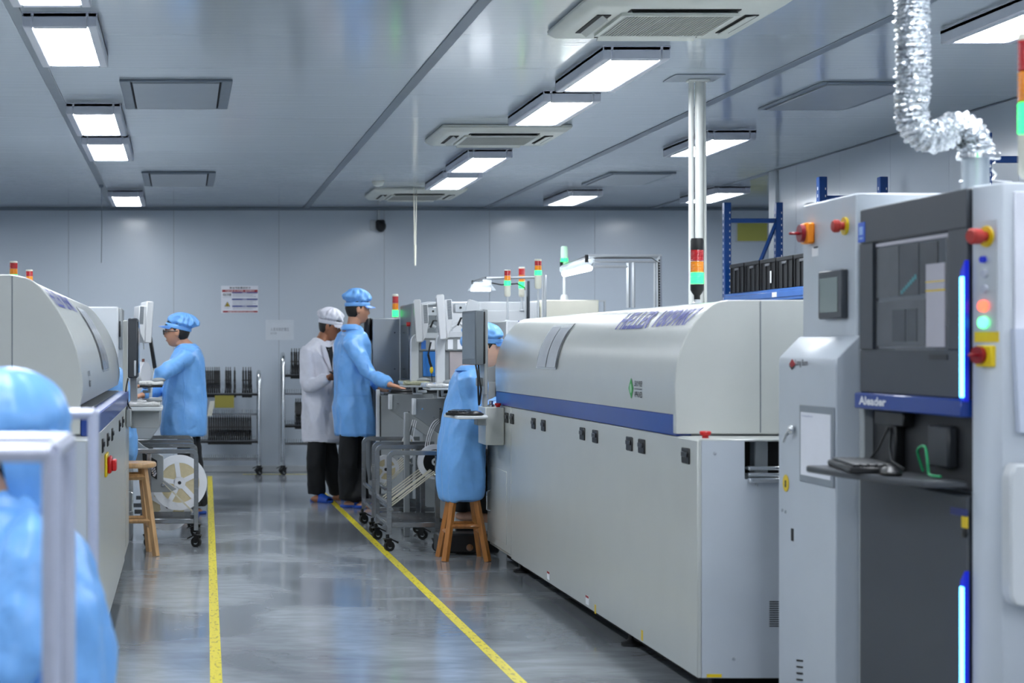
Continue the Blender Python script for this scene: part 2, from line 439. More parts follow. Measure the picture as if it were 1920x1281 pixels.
# ------------------------------------------------------------------ cassette air conditioners
ac_m = mat('ac_plastic', '#D6D9D2', 0.4, var=0.03)
acg_m = mat('ac_grille', '#A9ABA4', 0.5, var=0.05)
def cassette(x0, y0, label):
    S = .87; x1, y1 = x0 + S, y0 + S; zc = CZ - .001
    t = thing('air_conditioner', (x0 + S/2, y0 + S/2, CZ), label, 'air conditioner', 'ceiling cassette air conditioners')
    b = MB()
    b.box(x0, x1, y0, y1, zc - .02, zc, .008)
    # sloping body under the plate
    def ring(o, z): return [(x0+o, y0+o, z), (x1-o, y0+o, z), (x1-o, y1-o, z), (x0+o, y1-o, z)]
    b.loft([ring(.0, zc - .02), ring(.035, zc - .045), ring(.06, zc - .05)])
    b.build('housing', ac_m, t)
    z = zc - .05
    c0, c1 = .20, .67
    slots = {'n': (x0 + .20, x1 - .20, y0 + .095, y0 + .155), 'f': (x0 + .20, x1 - .20, y1 - .155, y1 - .095),
             'l': (x0 + .085, x0 + .145, y0 + .22, y1 - .22), 'r': (x1 - .145, x1 - .085, y0 + .22, y1 - .22)}
    for k, (a, c, d, e) in slots.items():
        b = MB(); b.box(a, c, d, e, z - .004, z + .01); b.build('air_slot', darkvoid, t)
        b = MB()
        if k in 'nf':
            b.obox(((a+c)/2, (d+e)/2, z - .008), c - a - .02, .045, .004, rx=R(25 if k == 'n' else -25))
        else:
            b.obox(((a+c)/2, (d+e)/2, z - .008), .045, e - d - .02, .004, ry=R(40 if k == 'l' else -10))
        b.build('louvre', ac_m, t)
    # intake grille
    b = MB(); b.box(x0 + c0, x0 + c1, y0 + c0, y0 + c1, z - .004, z + .004); g = b.build('intake_grille', mat('grille_backing', '#33352F', .6), t)
    for k in range(34):
        x = x0 + c0 + (k + .5) * (c1 - c0) / 34
        b = MB(); b.box(x - .0042, x + .0042, y0 + c0, y0 + c1, z - .012, z - .004); b.build('slat', acg_m, g)
    b = MB()
    b.box(x0 + c0 - .02, x0 + c0, y0 + c0 - .02, y0 + c1 + .02, z - .013, z); b.box(x0 + c1, x0 + c1 + .02, y0 + c0 - .02, y0 + c1 + .02, z - .013, z)
    b.box(x0 + c0, x0 + c1, y0 + c0 - .02, y0 + c0, z - .013, z); b.box(x0 + c0, x0 + c1, y0 + c1, y0 + c1 + .02, z - .013, z)
    b.build('grille_frame', ac_m, t)
cassette(1.705, 7.40, 'largest square ceiling air conditioner with dark air slots, at top edge')
cassette(1.72, 11.72, 'middle square ceiling air conditioner between two ceiling lights')
cassette(1.76, 16.3, 'smallest square ceiling air conditioner, near the far wall')
b = MB(); b.lathe((X(709, 15.7), 15.7, CZ), [(.055, -.001), (.055, -.015), (.04, -.04), (.012, -.05)], 20)
tag(b.build('smoke_detector', ac_m), 'small round smoke detector beyond farthest air conditioner', 'smoke detector')

# hanging cords
b = MB(); D = 16.0; b.tube([P(190, 345, D), P(191, 420, D), P(190, 493, D)], .004, 6)
x = P(190, 345, D); b.box(x.x - .02, x.x + .02, D - .02, D + .02, CZ - .03, CZ - .001, .005)
tag(b.build('hanging_cord', seam_m), 'thin grey cord hanging from ceiling near left row of lights', 'cord')
t = thing('pull_cord', (X(778, 16.2), 16.2, CZ), 'pale double pull cord hanging before the farthest air conditioner', 'cord')
b = MB(); D = 16.2
b.tube([P(776, 351, D), P(777, 430, D), P(777.5, 492, D)], .005, 6); b.tube([P(781, 351, D), P(780, 430, D), P(779.5, 462, D)], .004, 6)
b.build('cord', cream, t)
b = MB(); q = P(778.5, 478, D); b.cyl(q + Vector((0, 0, .09)), q - Vector((0, 0, .10)), .012, 10, .009); b.build('pull', cream, t)

# camera on the far wall
D = YB
t = thing('security_camera', (X(709, D), D, Z(430, D)), 'black dome security camera on a white bracket on the far wall', 'security camera')
b = MB(); p = P(701, 423, D); b.box(p.x - .045, p.x + .03, D - .06, D - .011, p.z - .055, p.z + .055, .006); b.build('junction_box', paint_w, t)
b = MB(); p = P(709, 414, D); b.cyl((p.x, D - .05, p.z), (p.x, D - .05, CZ - .03), .014, 8); b.build('conduit', paint_w, t)
b = MB(); p = P(710, 426, D); b.sphere((p.x + .01, D - .13, p.z), (.055, .055, .062), 16, 12); b.box(p.x - .04, p.x + .055, D - .13, D - .06, p.z, p.z + .07, .015); b.build('dome', black, t)

# ================================================================== FLOOR TAPE
tape_m = bpy.data.materials.new('yellow_floor_tape'); tape_m.use_nodes = True
def _tape():
    nt = tape_m.node_tree; n = nt.nodes; l = nt.links; b = n['Principled BSDF']
    tc = n.new('ShaderNodeTexCoord'); mp = n.new('ShaderNodeMapping'); mp.inputs['Scale'].default_value = (60, 18, 1); l.new(tc.outputs['Object'], mp.inputs[0])
    v = n.new('ShaderNodeTexNoise'); v.inputs['Scale'].default_value = 1.0; l.new(mp.outputs[0], v.inputs['Vector'])
    r = n.new('ShaderNodeValToRGB'); e = r.color_ramp.elements; e[0].position = .36; e[0].color = hexc('#A8962A'); e[1].position = .44; e[1].color = hexc('#E3D22E')
    l.new(v.outputs['Fac'], r.inputs[0]); l.new(r.outputs[0], b.inputs['Base Color']); b.inputs['Roughness'].default_value = .35
_tape()
def strip(name, p0, p1, wd, label, n=14):
    p0, p1 = Vector(p0), Vector(p1); d = (p1 - p0).normalized(); s = Vector((-d.y, d.x, 0)) * wd / 2
    b = MB(); b._add([p0 - s, p0 + s, p1 + s, p1 - s] + [q + Vector((0, 0, .0012)) for q in (p0 - s, p0 + s, p1 + s, p1 - s)],
                     [(3, 2, 1, 0), (4, 5, 6, 7), (0, 1, 5, 4), (1, 2, 6, 5), (2, 3, 7, 6), (3, 0, 4, 7)])
    o = b.build(name, tape_m); return tag(o, label, 'floor tape', 'yellow floor tapes')
def FP(u, v):
    D = F * H / (v - VY); return (X(u, D), D, 0.0002)
a, c = FP(393.5, 893), FP(405.5, 1281); dd = (Vector(c) - Vector(a)).normalized()
strip('floor_tape', a, Vector(c) + dd * 6, .048, 'straight yellow tape line on floor beside the left carts')
a, c = FP(616, 934), FP(977, 1281); dd = (Vector(c) - Vector(a)).normalized()
strip('floor_tape', Vector(a) - dd * 1.6, Vector(c) + dd * 2.5, .048, 'slanting yellow tape line on floor from the standing men towards the right oven')
strip('floor_tape', FP(455, 889.5), FP(620, 889.5), .045, 'short yellow tape along the foot of the far wall under racks')

# ================================================================== REFLOW OVENS
def wrap_profile(b, prof, s, xf, off):
    """b: text mesh with x = world Y, y = arc length measured on profile from its start; lifts it by off"""
    L = [0]
    for i in range(len(prof) - 1): L.append(L[-1] + math.dist(prof[i], prof[i+1]))
    for i in range(1, len(prof) - 1):
        geom = b.bm.verts[:] + b.bm.edges[:] + b.bm.faces[:]
        bmesh.ops.bisect_plane(b.bm, geom=geom, plane_co=(0, L[i], 0), plane_no=(0, 1, 0))
    for v in b.bm.verts:
        t = v.co.y; i = 0
        while i < len(prof) - 2 and t > L[i+1]: i += 1
        (d0, z0), (d1, z1) = prof[i], prof[i+1]; f = (t - L[i]) / (L[i+1] - L[i])
        nd, nz = -(z1 - z0), (d1 - d0); nn = math.hypot(nd, nz)
        d = d0 + (d1 - d0) * f + nd / nn * off; z = z0 + (z1 - z0) * f + nz / nn * off
        v.co = Vector((xf + s * d, v.co.x, z))
    return b
def smooth_prof(p, n=3):
    for _ in range(n):
        q = [p[0]]
        for i in range(len(p) - 1):
            (a0, b0), (a1, b1) = p[i], p[i+1]
            q += [(a0*.75+a1*.25, b0*.75+b1*.25), (a0*.25+a1*.75, b0*.25+b1*.75)]
        q.append(p[-1]); p = q
    return p

def oven(s, xf, y0, y1, hy0, hy1, prof, label):
    t = thing('reflow_oven', (xf + s * .7, (y0 + y1) / 2, 0), label, 'oven', 'reflow ovens')
    DP = 1.35
    def bx(mb, d0, d1, *a, **k): return mb.box(xf + s*d0, xf + s*d1, *a, **k)
    zt = .963; zb = .085
    b = MB(); bx(b, .10, DP - .1, y0 + .15, y1 - .1, .012, .15); b.build('plinth', darkvoid, t)
    # near end block with the conveyor notch
    b = MB()
    pts = [(.012, zb), (DP, zb), (DP, zt), (.70, zt), (.70, .82), (.17, .82), (.17, zt), (.012, zt)]
    b.prism([(xf + s*d, z) for d, z in pts], 'y', y0, y0 + .20); b.build('end_panel', cool_grey, t)
    b = MB(); bx(b, .012, DP, y0 + .2, y1, zb, zt - .002); b.build('cabinet', paint, t)
    b = MB(); bx(b, -.004, .012, y0, y1 - .80, zb, zt, b=.003); b.build('side_panel', paint, t)
    b = MB(); bx(b, -.004, .012, y1 - .79, y1, zb + .02, zt, b=.003); fp = b.build('side_panel', paint, t)
    b = MB(); bx(b, -.007, -.003, y1 - .66, y1 - .10, .15, .58, b=.002); dr = b.build('door', paint, t)
    b = MB(); b.tube([(xf - s*.005, y1 - .13, .43), (xf - s*.03, y1 - .13, .42), (xf - s*.03, y1 - .13, .31), (xf - s*.005, y1 - .13, .30)], .004, 8)
    b.build('handle', chrome, dr)
    # dark notch lining and rails
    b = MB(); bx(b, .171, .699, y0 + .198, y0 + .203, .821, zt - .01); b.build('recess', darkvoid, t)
    for z in (.862, .838):
        b = MB(); bx(b, .18, .62, y0 - .02, y0 + .03, z - .008, z + .006, b=.003); b.build('conveyor_rail', chrome, t)
    b = MB(); bx(b, .18, .62, y0 - .03, y0 + .0, .808, .826, b=.003); b.build('conveyor_rail', chrome, t)
    b = MB(); bx(b, .24, .29, y0 + .10, y0 + .16, .822, .955, b=.004); b.build('post', alu, t)
    # louvre slots at the near end
    for k in range(12):
        b = MB(); bx(b, .262, .34, y0 - .0012, y0 + .002, .275 + k * .0082, .279 + k * .0082); b.build('vent_slot', darkvoid, t)
    for d, z in ((.06, .915), (.215, .80), (.13, .155)):
        b = MB(); b.cyl((xf + s*d, y0 + .002, z), (xf + s*d, y0 - .006, z), .007, 10, .005); b.build('screw', chrome, t)
    # worktop of the cabinet and e-stop
    b = MB(); bx(b, .0, .40, y0, hy0 + .05, zt - .004, zt + .004, b=.003); b.build('top_ledge', paint, t)
    p = (xf + s*.055, y0 + .10, zt)
    b = MB()
    b.lathe(p, [(.012, .003), (.012, .012), (.02, .016), (.022, .026), (.018, .03), (.0, .031)], 18)
    if s > 0: b.build('emergency_button', red, t)
    # latches
    for u in lat:
        yy = F * abs(xf) / (abs(u - VX))
        b = MB(); bx(b, -.010, -.003, yy - .05, yy + .05, .868, .928, b=.006)
        l_ = b.build('latch', black, t)
        b = MB(); bx(b, -.016, -.009, yy - .036, yy + .036, .893, .914, b=.003); b.build('catch', mat('dark_grey_plastic', '#2A2C30', .3), l_)
    # blue band
    b = MB(); bx(b, -.010, .05, hy0, hy1, .966, 1.048, b=.004); b.build('blue_band', blue_trim, t)
    b = MB(); bx(b, .05, DP, hy0 + .01, hy1, .96, 1.05); b.build('hood_base', paint_m, t)
    # hood
    pr = smooth_prof(prof, 2)
    poly = pr + [(DP, pr[-1][1]), (DP, prof[0][1])]
    b = MB(); b.prism([(xf + s*d, z) for d, z in poly], 'y', hy0 + .03, hy1); b.build('hood', paint, t, ang=30)
    b = MB(); b.prism([(xf + s*(d - .004), z + .003) for d, z in pr] + [(xf + s*DP, pr[-1][1] + .003), (xf + s*DP, .975), (xf + s*(prof[0][0] - .004), .975)], 'y', hy0 - .012, hy0 + .028, .003)
    b.build('hood_end', paint, t, ang=30)
    b = MB(); bx(b, .308, .312, hy0 - .0135, hy0 - .010, .98, pr[-1][1] - .002); b.build('joint', joint_m, t)
    for y in (y1 - .77, y0 + 1.2, y0 + .03):
        f_ = MB(); f_.cyl((xf + s*.06, y + .02, .02), (xf + s*.06, y + .02, zb + .04), .012, 8); f_.lathe((xf + s*.06, y + .02, 0), [(.045, .0005), (.045, .012), (.02, .022), (.012, .03)], 16)
        f_.build('levelling_foot', black, t)
    return t, pr

lat = [952, 962, 1002.5, 1021, 1094.5, 1118.5, 1183, 1206, 1289]
profR = [(-.010, 1.048), (-.014, 1.11), (-.015, 1.17), (-.005, 1.25), (.016, 1.32), (.050, 1.385), (.10, 1.445), (.145, 1.478), (.19, 1.486)]
ovR, prR = oven(1, 1.90, 6.50, 11.0, 6.76, 10.66, profR, 'long light grey reflow oven with curved hood and blue band, right of the aisle')
LL = [0]
for i in range(len(prR) - 1): LL.append(LL[-1] + math.dist(prR[i], prR[i+1]))
def arc_at(prof, z):
    s_ = 0
    for i in range(len(prof) - 1):
        if prof[i+1][1] >= z: 
            f = (z - prof[i][1]) / (prof[i+1][1] - prof[i][1]); return s_ + f * math.dist(prof[i], prof[i+1])
        s_ += math.dist(prof[i], prof[i+1])
    return s_
# name on the hood, runs from far to near
def hood_text(txt, yA, yB_, z0, z1, prof, s, xf, parent, m, name='lettering', shear=0.0, bold=.012):
    a0, a1 = arc_at(prof, z0), arc_at(prof, z1)
    b = text_fit(txt, abs(yB_ - yA), a1 - a0, bold)
    sg = 1 if yB_ > yA else -1
    for v in b.bm.verts:
        v.co.x += shear * v.co.y; v.co.x = yA + sg * v.co.x; v.co.y += a0
    wrap_profile(b, prof, s, xf, .0022)
    return b.build(name, m, parent)
hood_text('HELLER', 7.98, 7.44, 1.388, 1.462, prR, 1, 1.90, ovR, navy, bold=.028)
hood_text('1809', 7.37, 7.09, 1.390, 1.463, prR, 1, 1.90, ovR, navy, bold=.028)
hood_text('MK7', 7.07, 6.845, 1.392, 1.464, prR, 1, 1.90, ovR, navy, bold=.028)
# lead free mark
def hood_poly(pts, prof, s, xf, parent, m, name, off=.0018):
    b = MB(); b._add([(y, arc_at(prof, z), 0) for y, z in pts], [tuple(range(len(pts)))])
    for f in b.bm.faces[:]:
        pass
    wrap_profile(b, prof, s, xf, off); return b.build(name, m, parent)
hood_poly([(7.46, 1.135), (7.42, 1.18), (7.38, 1.135), (7.42, 1.09)], prR, 1, 1.90, ovR, greenprint, 'green_mark')
hood_poly([(7.42 + .018*math.cos(a*PI/8), 1.135 + .02*math.sin(a*PI/8)) for a in range(16)], prR, 1, 1.90, ovR, mat('pale_green', '#9CC8A4', .5), 'mark_disc', .0026)
hood_text('LEAD FREE', 7.365, 7.24, 1.146, 1.168, prR, 1, 1.90, ovR, blackprint)
hood_text('APPROVED', 7.365, 7.24, 1.100, 1.124, prR, 1, 1.90, ovR, blackprint)
hood_poly([(7.365, 1.133), (7.24, 1.133), (7.24, 1.136), (7.365, 1.136)], prR, 1, 1.90, ovR, blackprint, 'rule_line')

sheetm = mat('sleeved_sheet', '#D6DAE0', .15, var=.08, scale=5, alpha=.75, coat=.4)
def sleeve(prof, s, xf, ya, yb, z0, z1, label, npap=2, lift=.012):
    """clear plastic sleeve with sheets, hung on a curved hood between ya (far) and yb (near)"""
    t = thing('document_sleeve', (xf + s*.05, (ya+yb)/2, z0), label, 'document sleeve')
    def sheet(y0_, y1_, za, zb_, off, m, name, th=.0015):
        n = 12; b = MB()
        pts = []
        a0, a1 = arc_at(prof, za), arc_at(prof, zb_)
        g = MB()
        for k in range(n):
            u0, u1 = a0 + (a1 - a0) * k / n, a0 + (a1 - a0) * (k + 1) / n
            g._add([(y0_, u0, 0), (y1_, u0, 0), (y1_, u1, 0), (y0_, u1, 0)], [(0, 1, 2, 3)])
        bmesh.ops.remove_doubles(g.bm, verts=g.bm.verts, dist=1e-5)
        wrap_profile(g, prof, s, xf, off)
        bmesh.ops.solidify(g.bm, geom=g.bm.faces[:], thickness=th)
        return g.build(name, m, t, 60)
    sheet(ya, yb, z0, z1, .004, glassm, 'sleeve')
    dy = (yb - ya)
    sheet(ya + dy * .06, ya + dy * .48, z0 + .01, z1 - .012, .0075, sheetm, 'sheet')
    sheet(ya + dy * .52, ya + dy * .94, z0 + .01, z1 - .02, .0075, sheetm, 'sheet')
    sheet(ya + dy * .97, yb, z0, z1, .006, black, 'edge_strip', .002)
    return t
sleeve(prR, 1, 1.90, 9.42, 8.90, 1.196, 1.425, 'clear sleeve with two sheets on the hood of the right oven')
# small stickers low on the oven panel
for i, (u, v, m, c, lb) in enumerate([(1030, 1080, whiteprint, .03, ''), (1103, 1126, whiteprint, .035, ''), (1118, 1143, yellow, .012, ''), (1206, 1192, yellow, .012, '')]):
    y = 1.9 * F / (u - VX); z = Z(v, y)
    b = MB(); b.box(1.8945, 1.897, y - .03 if c > .02 else y - .012, y + .03 if c > .02 else y + .012, z - .02, z + .022); st = b.build('sticker', m, ovR)
    if c > .02:
        b = MB(); b.box(1.8935, 1.8944, y - .03, y + .03, z + .012, z + .022); b.build('sticker_band', redprint, st)
b = MB(); b.box(1.93, 1.985, 6.497, 6.499, .088, .10); b.build('sticker', yellow, ovR)

# ---- tower light maker
green_e = mat('lit_green_lens', '#30D070', .3, var=0, emit=2.6, ecol='#1CC850')
green_o = mat('green_lens', '#1A7A48', .3, var=.03)
white_e = mat('white_core_glow', '#FFFFFF', .3, var=0, emit=9.0, ecol='#F0FFF4')
amber = mat('amber_lens', '#F08C0C', .25, var=.04, coat=.5)
redlens = mat('red_lens', '#B01A20', .25, var=.04, coat=.5)
def tower(x, y, z0, ztop, r, label, base_h, seg_h, style='cream', cap=.02, segs=('g', 'a', 'r'), lit=True):
    t = thing('signal_tower', (x, y, z0), label, 'signal light', 'machine signal towers')
    n = len(segs); z = ztop - cap - seg_h * n - base_h
    body = cream if style == 'cream' else black
    b = MB(); b.cyl((x, y, z0), (x, y, z + .01), r * .32, 12); b.lathe((x, y, z0), [(r*.8, 0), (r*.8, .006), (r*.45, .01), (r*.4, .04)], 14)
    b.build('pole', alu, t)
    b = MB()
    if style == 'cream': b.lathe((x, y, z), [(r*.7, 0), (r*.95, .012), (r*.95, base_h - .002)], 20)
    else: b.lathe((x, y, z), [(r*.45, 0), (r*.45, base_h*.25), (r*.8, base_h*.45), (r*.98, base_h*.62), (r*.98, base_h - .002)], 24)
    b.build('base', body, t)
    z += base_h
    for k in segs:
        m = {'g': green_e if lit else green_o, 'a': amber, 'r': redlens}[k]
        b = MB(); pr = [(r*.9, .001)]
        nr = 6
        for q in range(nr): pr += [(r*.96, seg_h*(q+.15)/nr), (r, seg_h*(q+.5)/nr), (r*.96, seg_h*(q+.85)/nr)]
        pr += [(r*.9, seg_h - .001)]
        b.lathe((x, y, z), pr, 24); b.build({'g': 'green_lens', 'a': 'amber_lens', 'r': 'red_lens'}[k], m, t)
        z += seg_h
    b = MB(); b.lathe((x, y, z), [(r*.96, 0), (r*.96, cap*.8), (r*.85, cap), (0, cap)], 24); b.build('cap', body, t)
    return t
D = 7.3
tower(X(1307, D), D, 1.487, Z(447, D), .0275, 'largest tower light with black cap, amber and lit green lens, on the right oven', .065, .047, 'black', .048)
D = 12.0
tower(X(951.5, D), D, 1.49, Z(506, D), .0225, 'cream tower light with lit green lens on the white machine, lower of the near pair', .075, .034, cap=.006)
D = 12.2
tower(X(1009, D), D, 1.49, Z(486, D), .025, 'tallest cream tower light behind the right oven, red lens uppermost', .095, .033, cap=.012)
D = 14.6
tower(X(978.5, D), D, 1.62, Z(501, D), .027, 'far cream tower light crossed by a grey rail, between the two nearer towers', .07, .055, cap=.012)
D = 14.75
tower(X(744, D), D + .1, 1.553, Z(551, D), .0262, 'tower light on the grey cabinet behind the standing man in blue', .005, .058, cap=.018)
D = 10.9
tower(X(25.5, D), D, 1.58, Z(490, D), .0255, 'tower light with lit green lens on top of the left oven', .02, .036, cap=.01)
D = 12.5
tower(X(55, D), D, 1.60, Z(506, D), .026, 'tower light behind the left oven showing its red and amber lens', .03, .036, cap=.01, lit=False)

# ---- left oven (mirrored)
lat = [238, 233, 224, 218, 207, 199]
lat = [345 - (x) for x in (-0, )][:0]
lat = [228, 222, 208, 199.5, 190]
profL = [(.055, 1.085), (.045, 1.13), (.045, 1.18), (.060, 1.27), (.09, 1.36), (.14, 1.45), (.20, 1.53), (.25, 1.57), (.32, 1.582)]
ovL, prL = oven(-1, -.345, 6.42, 10.9, 6.72, 10.66, profL, 'grey reflow oven with curved hood left of the aisle, near end blurred')
b = MB(); hood_text('HELLER 1809 MK7', 6.95, 8.35, 1.47, 1.545, prL, -1, -.345, ovL, navy)
b = MB(); hood_text('LEAD FREE', 7.2, 7.35, 1.19, 1.21, prL, -1, -.345, ovL, blackprint)
hood_text('APPROVED', 7.2, 7.35, 1.145, 1.17, prL, -1, -.345, ovL, blackprint)
sleeve(prL, -1, -.345, 9.15, 8.45, 1.19, 1.50, 'clear sleeve with sheets hung on the hood of the left oven')
t = thing('rotary_switch', (-.36, 8.05, .56), 'red and yellow rotary switch on the side of the left oven', 'switch')
y = .345 * F / (345 - 196); z = Z(871, y)
b = MB(); b.box(-.341, -.330, y - .10, y + .10, z - .05, z + .05, .004); b.build('plate', yellow, t)
b = MB(); b.box(-.330, -.312, y - .07, y + .07, z - .036, z + .036, .006); b.box(-.312, -.292, y - .05, y + .05, z - .026, z + .022, .004); b.build('knob', red, t)

# ================================================================== PRINTER-SIDE BUFFER (between oven and inspection machine)
XU = 2.215; XLo = 2.135
t = thing('buffer_machine', (2.6, 6.03, 0), 'pale grey buffer cabinet with a sloping nose and small touch panel, right of the oven', 'machine')
NB = t
b = MB(); b.box(XU, 3.3, 5.80, 6.30, .06, 1.815, .006); b.build('tall_body', cool_grey, t)
b = MB(); b.prism([(XLo, .06), (XLo, 1.24), (XLo + .002, 1.27), (XU - .005, 1.345), (XU + .02, 1.345), (XU + .02, .06)], 'y', 5.765, 6.32, .004); b.build('front_body', cool_grey, t)
b = MB(); b.box(XLo + .04, 3.2, 5.8, 6.28, .0, .06); b.build('plinth', darkvoid, t)
b = MB(); b.box(XLo + .10, 3.2, 6.318, 6.325, .85, .97); b.build('conveyor_opening', darkvoid, t)
def ux(u, x): return F * x / (u - VX)     # distance at which plane x is seen at column u
# touch panel
y0_, y1_ = ux(1579, XU - .02), ux(1535, XU - .02)
b = MB(); b.box(XU - .022, XU, y0_, y1_, Z(597, y0_), Z(507, y1_) - .005, .004); tp = b.build('touch_panel', paint_d, t)
b = MB(); b.box(XU - .0235, XU - .0215, y0_ + .035, y1_ - .02, Z(597, y0_) + .022, Z(507, y1_) - .03); b.build('screen', mat('grey_screen', '#7F8C86', .2, coat=.5), tp)
# rotary switch orange
y = ux(1522, XU); z = Z(438, y)
b = MB(); b.box(XU - .03, XU, y - .034, y + .034, z - .037, z + .037, .006); rs = b.build('switch_plate', orange, t)
b = MB(); b.cyl((XU - .03, y, z), (XU - .045, y, z), .031, 20); b.box(XU - .08, XU - .044, y - .007, y + .007, z - .005, z + .005, .003); b.build('knob', darkred, rs)
# e-stop
y = ux(1586, XU); z = Z(424, y)
b = MB(); b.cyl((XU, y, z), (XU - .008, y, z), .030, 24); rs = b.build('button_collar', yellow, t)
b = MB(); b.lathe((XU - .008, y, z), [(.013, 0), (.013, -.012), (.021, -.016), (.022, -.03), (.017, -.037), (0, -.038)], 20, 'x'); b.build('emergency_button', mat('matte_red', '#B03028', .5), rs)
# small sticker under switch
y = ux(1529, XU); z = Z(470, y); b = MB(); b.box(XU - .002, XU, y - .03, y + .03, z - .02, z + .01); b.build('sticker', whiteprint, t)
b = MB(); b.box(XU - .003, XU - .002, y - .03, y + .01, z + .008, z + .014); b.build('sticker_text', blackprint, t)
# logo
y = ux(1486, XLo); z = Z(683, y)
b = MB(); b.prism([(y + .03, z), (y, z + .018), (y - .03, z), (y, z - .018)], 'x', XLo - .002, XLo - .0005); b.prism([(y + .014, z), (y, z + .009), (y - .014, z), (y, z - .009)], 'x', XLo - .003, XLo - .002)
lg = b.build('logo_mark', redprint, t)
b = MB(); b.prism([(y + .03, z - .004), (y, z - .02), (y - .03, z - .004), (y, z - .012)], 'x', XLo - .0035, XLo - .001); b.build('logo_shade', blackprint, lg)
yA, yB_ = ux(1492, XLo), ux(1515, XLo)
b = text_fit('Long Bom', yA - yB_, .028, .01); place2d(b, (XLo - .0015, yA, Z(689, yA)), (0, -1, 0), (0, 0, 1)); b.build('lettering', blackprint, t)
# document holder
ya, yb = ux(1502, XLo), ux(1566, XLo)
zt_, zb_ = Z(759, ya), Z(902, ya)
b = MB(); b.box(XLo - .006, XLo, yb, ya, zb_, zt_, .002); dh = b.build('document_holder', mat('grey_frame', '#868E96', .4), t)
b = MB(); b.box(XLo - .008, XLo - .006, yb + .022, ya - .018, zb_ + .024, zt_ - .024); b.build('sheet', paperm, dh)
b = text_fit('Long Bom', .10, .006, .0); place2d(b, (XLo - .0085, ya - .035, zt_ - .04), (0, -1, 0), (0, 0, 1)); b.build('lettering', blueprint, dh)
# latch handle
y = ux(1490, XLo); z = Z(812, y)
b = MB(); b.sphere((XLo - .012, y, z + .012), (.012, .018, .018), 12, 8); b.tube([(XLo - .014, y, z + .01), (XLo - .02, y + .03, z - .01), (XLo - .02, y + .055, z - .035)], [.008, .006, .004], 8); b.build('latch', chrome, t)
# yellow warning sticker, slots, keyhole
y = ux(1469, XLo); z = Z(905, y)
b = MB(); b.lathe((XLo - .001, y - .03, z), [(.0, 0), (.03, 0), (.03, -.002), (0, -.002)], 20, 'x'); ws = b.build('warning_sticker', yellow, t)
b = MB(); b.box(XLo - .004, XLo - .003, y - .036, y - .024, z - .014, z + .010); b.build('warning_mark', blackprint, ws)
y = ux(1486, XLo); z = Z(1003, y); b = MB(); b.box(XLo - .002, XLo + .001, y - .012, y + .012, z - .022, z + .022, .001); b.build('slot', darkvoid, t)
for k in range(4):
    y = ux(1500, XLo); z = Z(1239 + 12 * k, y); b = MB(); b.obox((XLo - .001, y, z), .003, .06, .006, rx=R(-8)); b.build('vent_slot', darkvoid, t)
for (u, v) in ((1474, 960), (1468, 957)):
    y = ux(u, XLo); b = MB(); b.cyl((XLo, y, Z(v, y)), (XLo - .004, y, Z(v, y)), .006, 8); b.build('screw', chrome, t)

# ================================================================== INSPECTION MACHINE (dark door, screen, keyboard shelf)
XA = 2.17; ya0, ya1 = 4.85, 5.62
t = thing('inspection_machine', (2.7, 5.2, 0), 'inspection machine with charcoal door, big screen and lit blue strips at the right edge', 'machine')
AM = t
b = MB(); b.box(XA + .04, 3.2, ya0 - .12, 5.755, .05, 1.74, .004); b.build('body', paint_w, t)
b = MB(); b.box(XA + .0, XA + .05, ya1, 5.66, .05, 1.12, .004); b.build('side_strip', paint_g, t)
b = MB(); b.box(XA + .05, 3.0, ya0, 5.7, .0, .05); b.build('plinth', darkvoid, t)
zB = Z(768, ya1); zBt = Z(735, ya1)
zd0 = 1.112; zd1 = 1.162
# upper door as a frame around the screen
sy0, sy1 = ux(1785, XA), ux(1643, XA); sz0, sz1 = 1.30, Z(455, sy1)
b = MB()
b.box(XA - .012, XA + .03, ya0, ya1, sz1, 1.745, .004); b.box(XA - .012, XA + .03, ya0, ya1, zd1, sz0, .004)
b.box(XA - .012, XA + .03, ya0, sy0, sz0, sz1); b.box(XA - .012, XA + .03, sy1, ya1, sz0, sz1)
b.build('upper_door', paint_d, t)
b = MB(); b.box(XA - .002, XA + .02, sy0, sy1, sz0, sz1); scr = b.build('screen', mat('dim_screen', '#4A4D52', .15, coat=.6, var=.08), t)
sc_pane = mat('screen_pane_light', '#8F9098', .3, emit=.12, ecol='#A8A8B8')
sc_d = mat('screen_pane_dark', '#43474C', .25, var=.15)
sc_m = mat('screen_pane_grey', '#5B5E62', .25, var=.1)
W_ = sy1 - sy0; Hh = sz1 - sz0
def pane(a, b_, c, d, m, nm='screen_pane', off=.0035):
    q = MB(); q.box(XA - off, XA - .002, sy1 - W_ * a, sy1 - W_ * b_, sz0 + Hh * c, sz0 + Hh * d); return q.build(nm, m, scr)
pane(.01, .98, .955, .985, sc_pane); pane(.02, .33, .48, .94, sc_m); pane(.34, .60, .48, .94, sc_d); pane(.62, .84, .48, .93, sc_d)
pane(.02, .68, .03, .44, sc_m); pane(.25, .43, .07, .36, sc_d, off=.005); pane(.45, .58, .07, .36, sc_d, off=.005)
pane(.70, .93, .02, .74, sc_pane, off=.005); pane(.94, .98, .20, .94, sc_m); pane(.70, .93, .50, .515, yellow, off=.006); pane(.70, .93, .58, .59, yellow, off=.006)
for k in range(7): pane(.37 + .03 * k, .39 + .03 * k, .50 + .02 * k, .53 + .022 * k, mat('screen_trace', '#3E8890', .3, emit=.1), 'screen_trace', .0045)
b = MB(); b.box(XA - .014, XA - .011, sy0 + .0, sy0 + .12, sz0 - .03, sz0 - .015); b.build('label_strip', black, t)
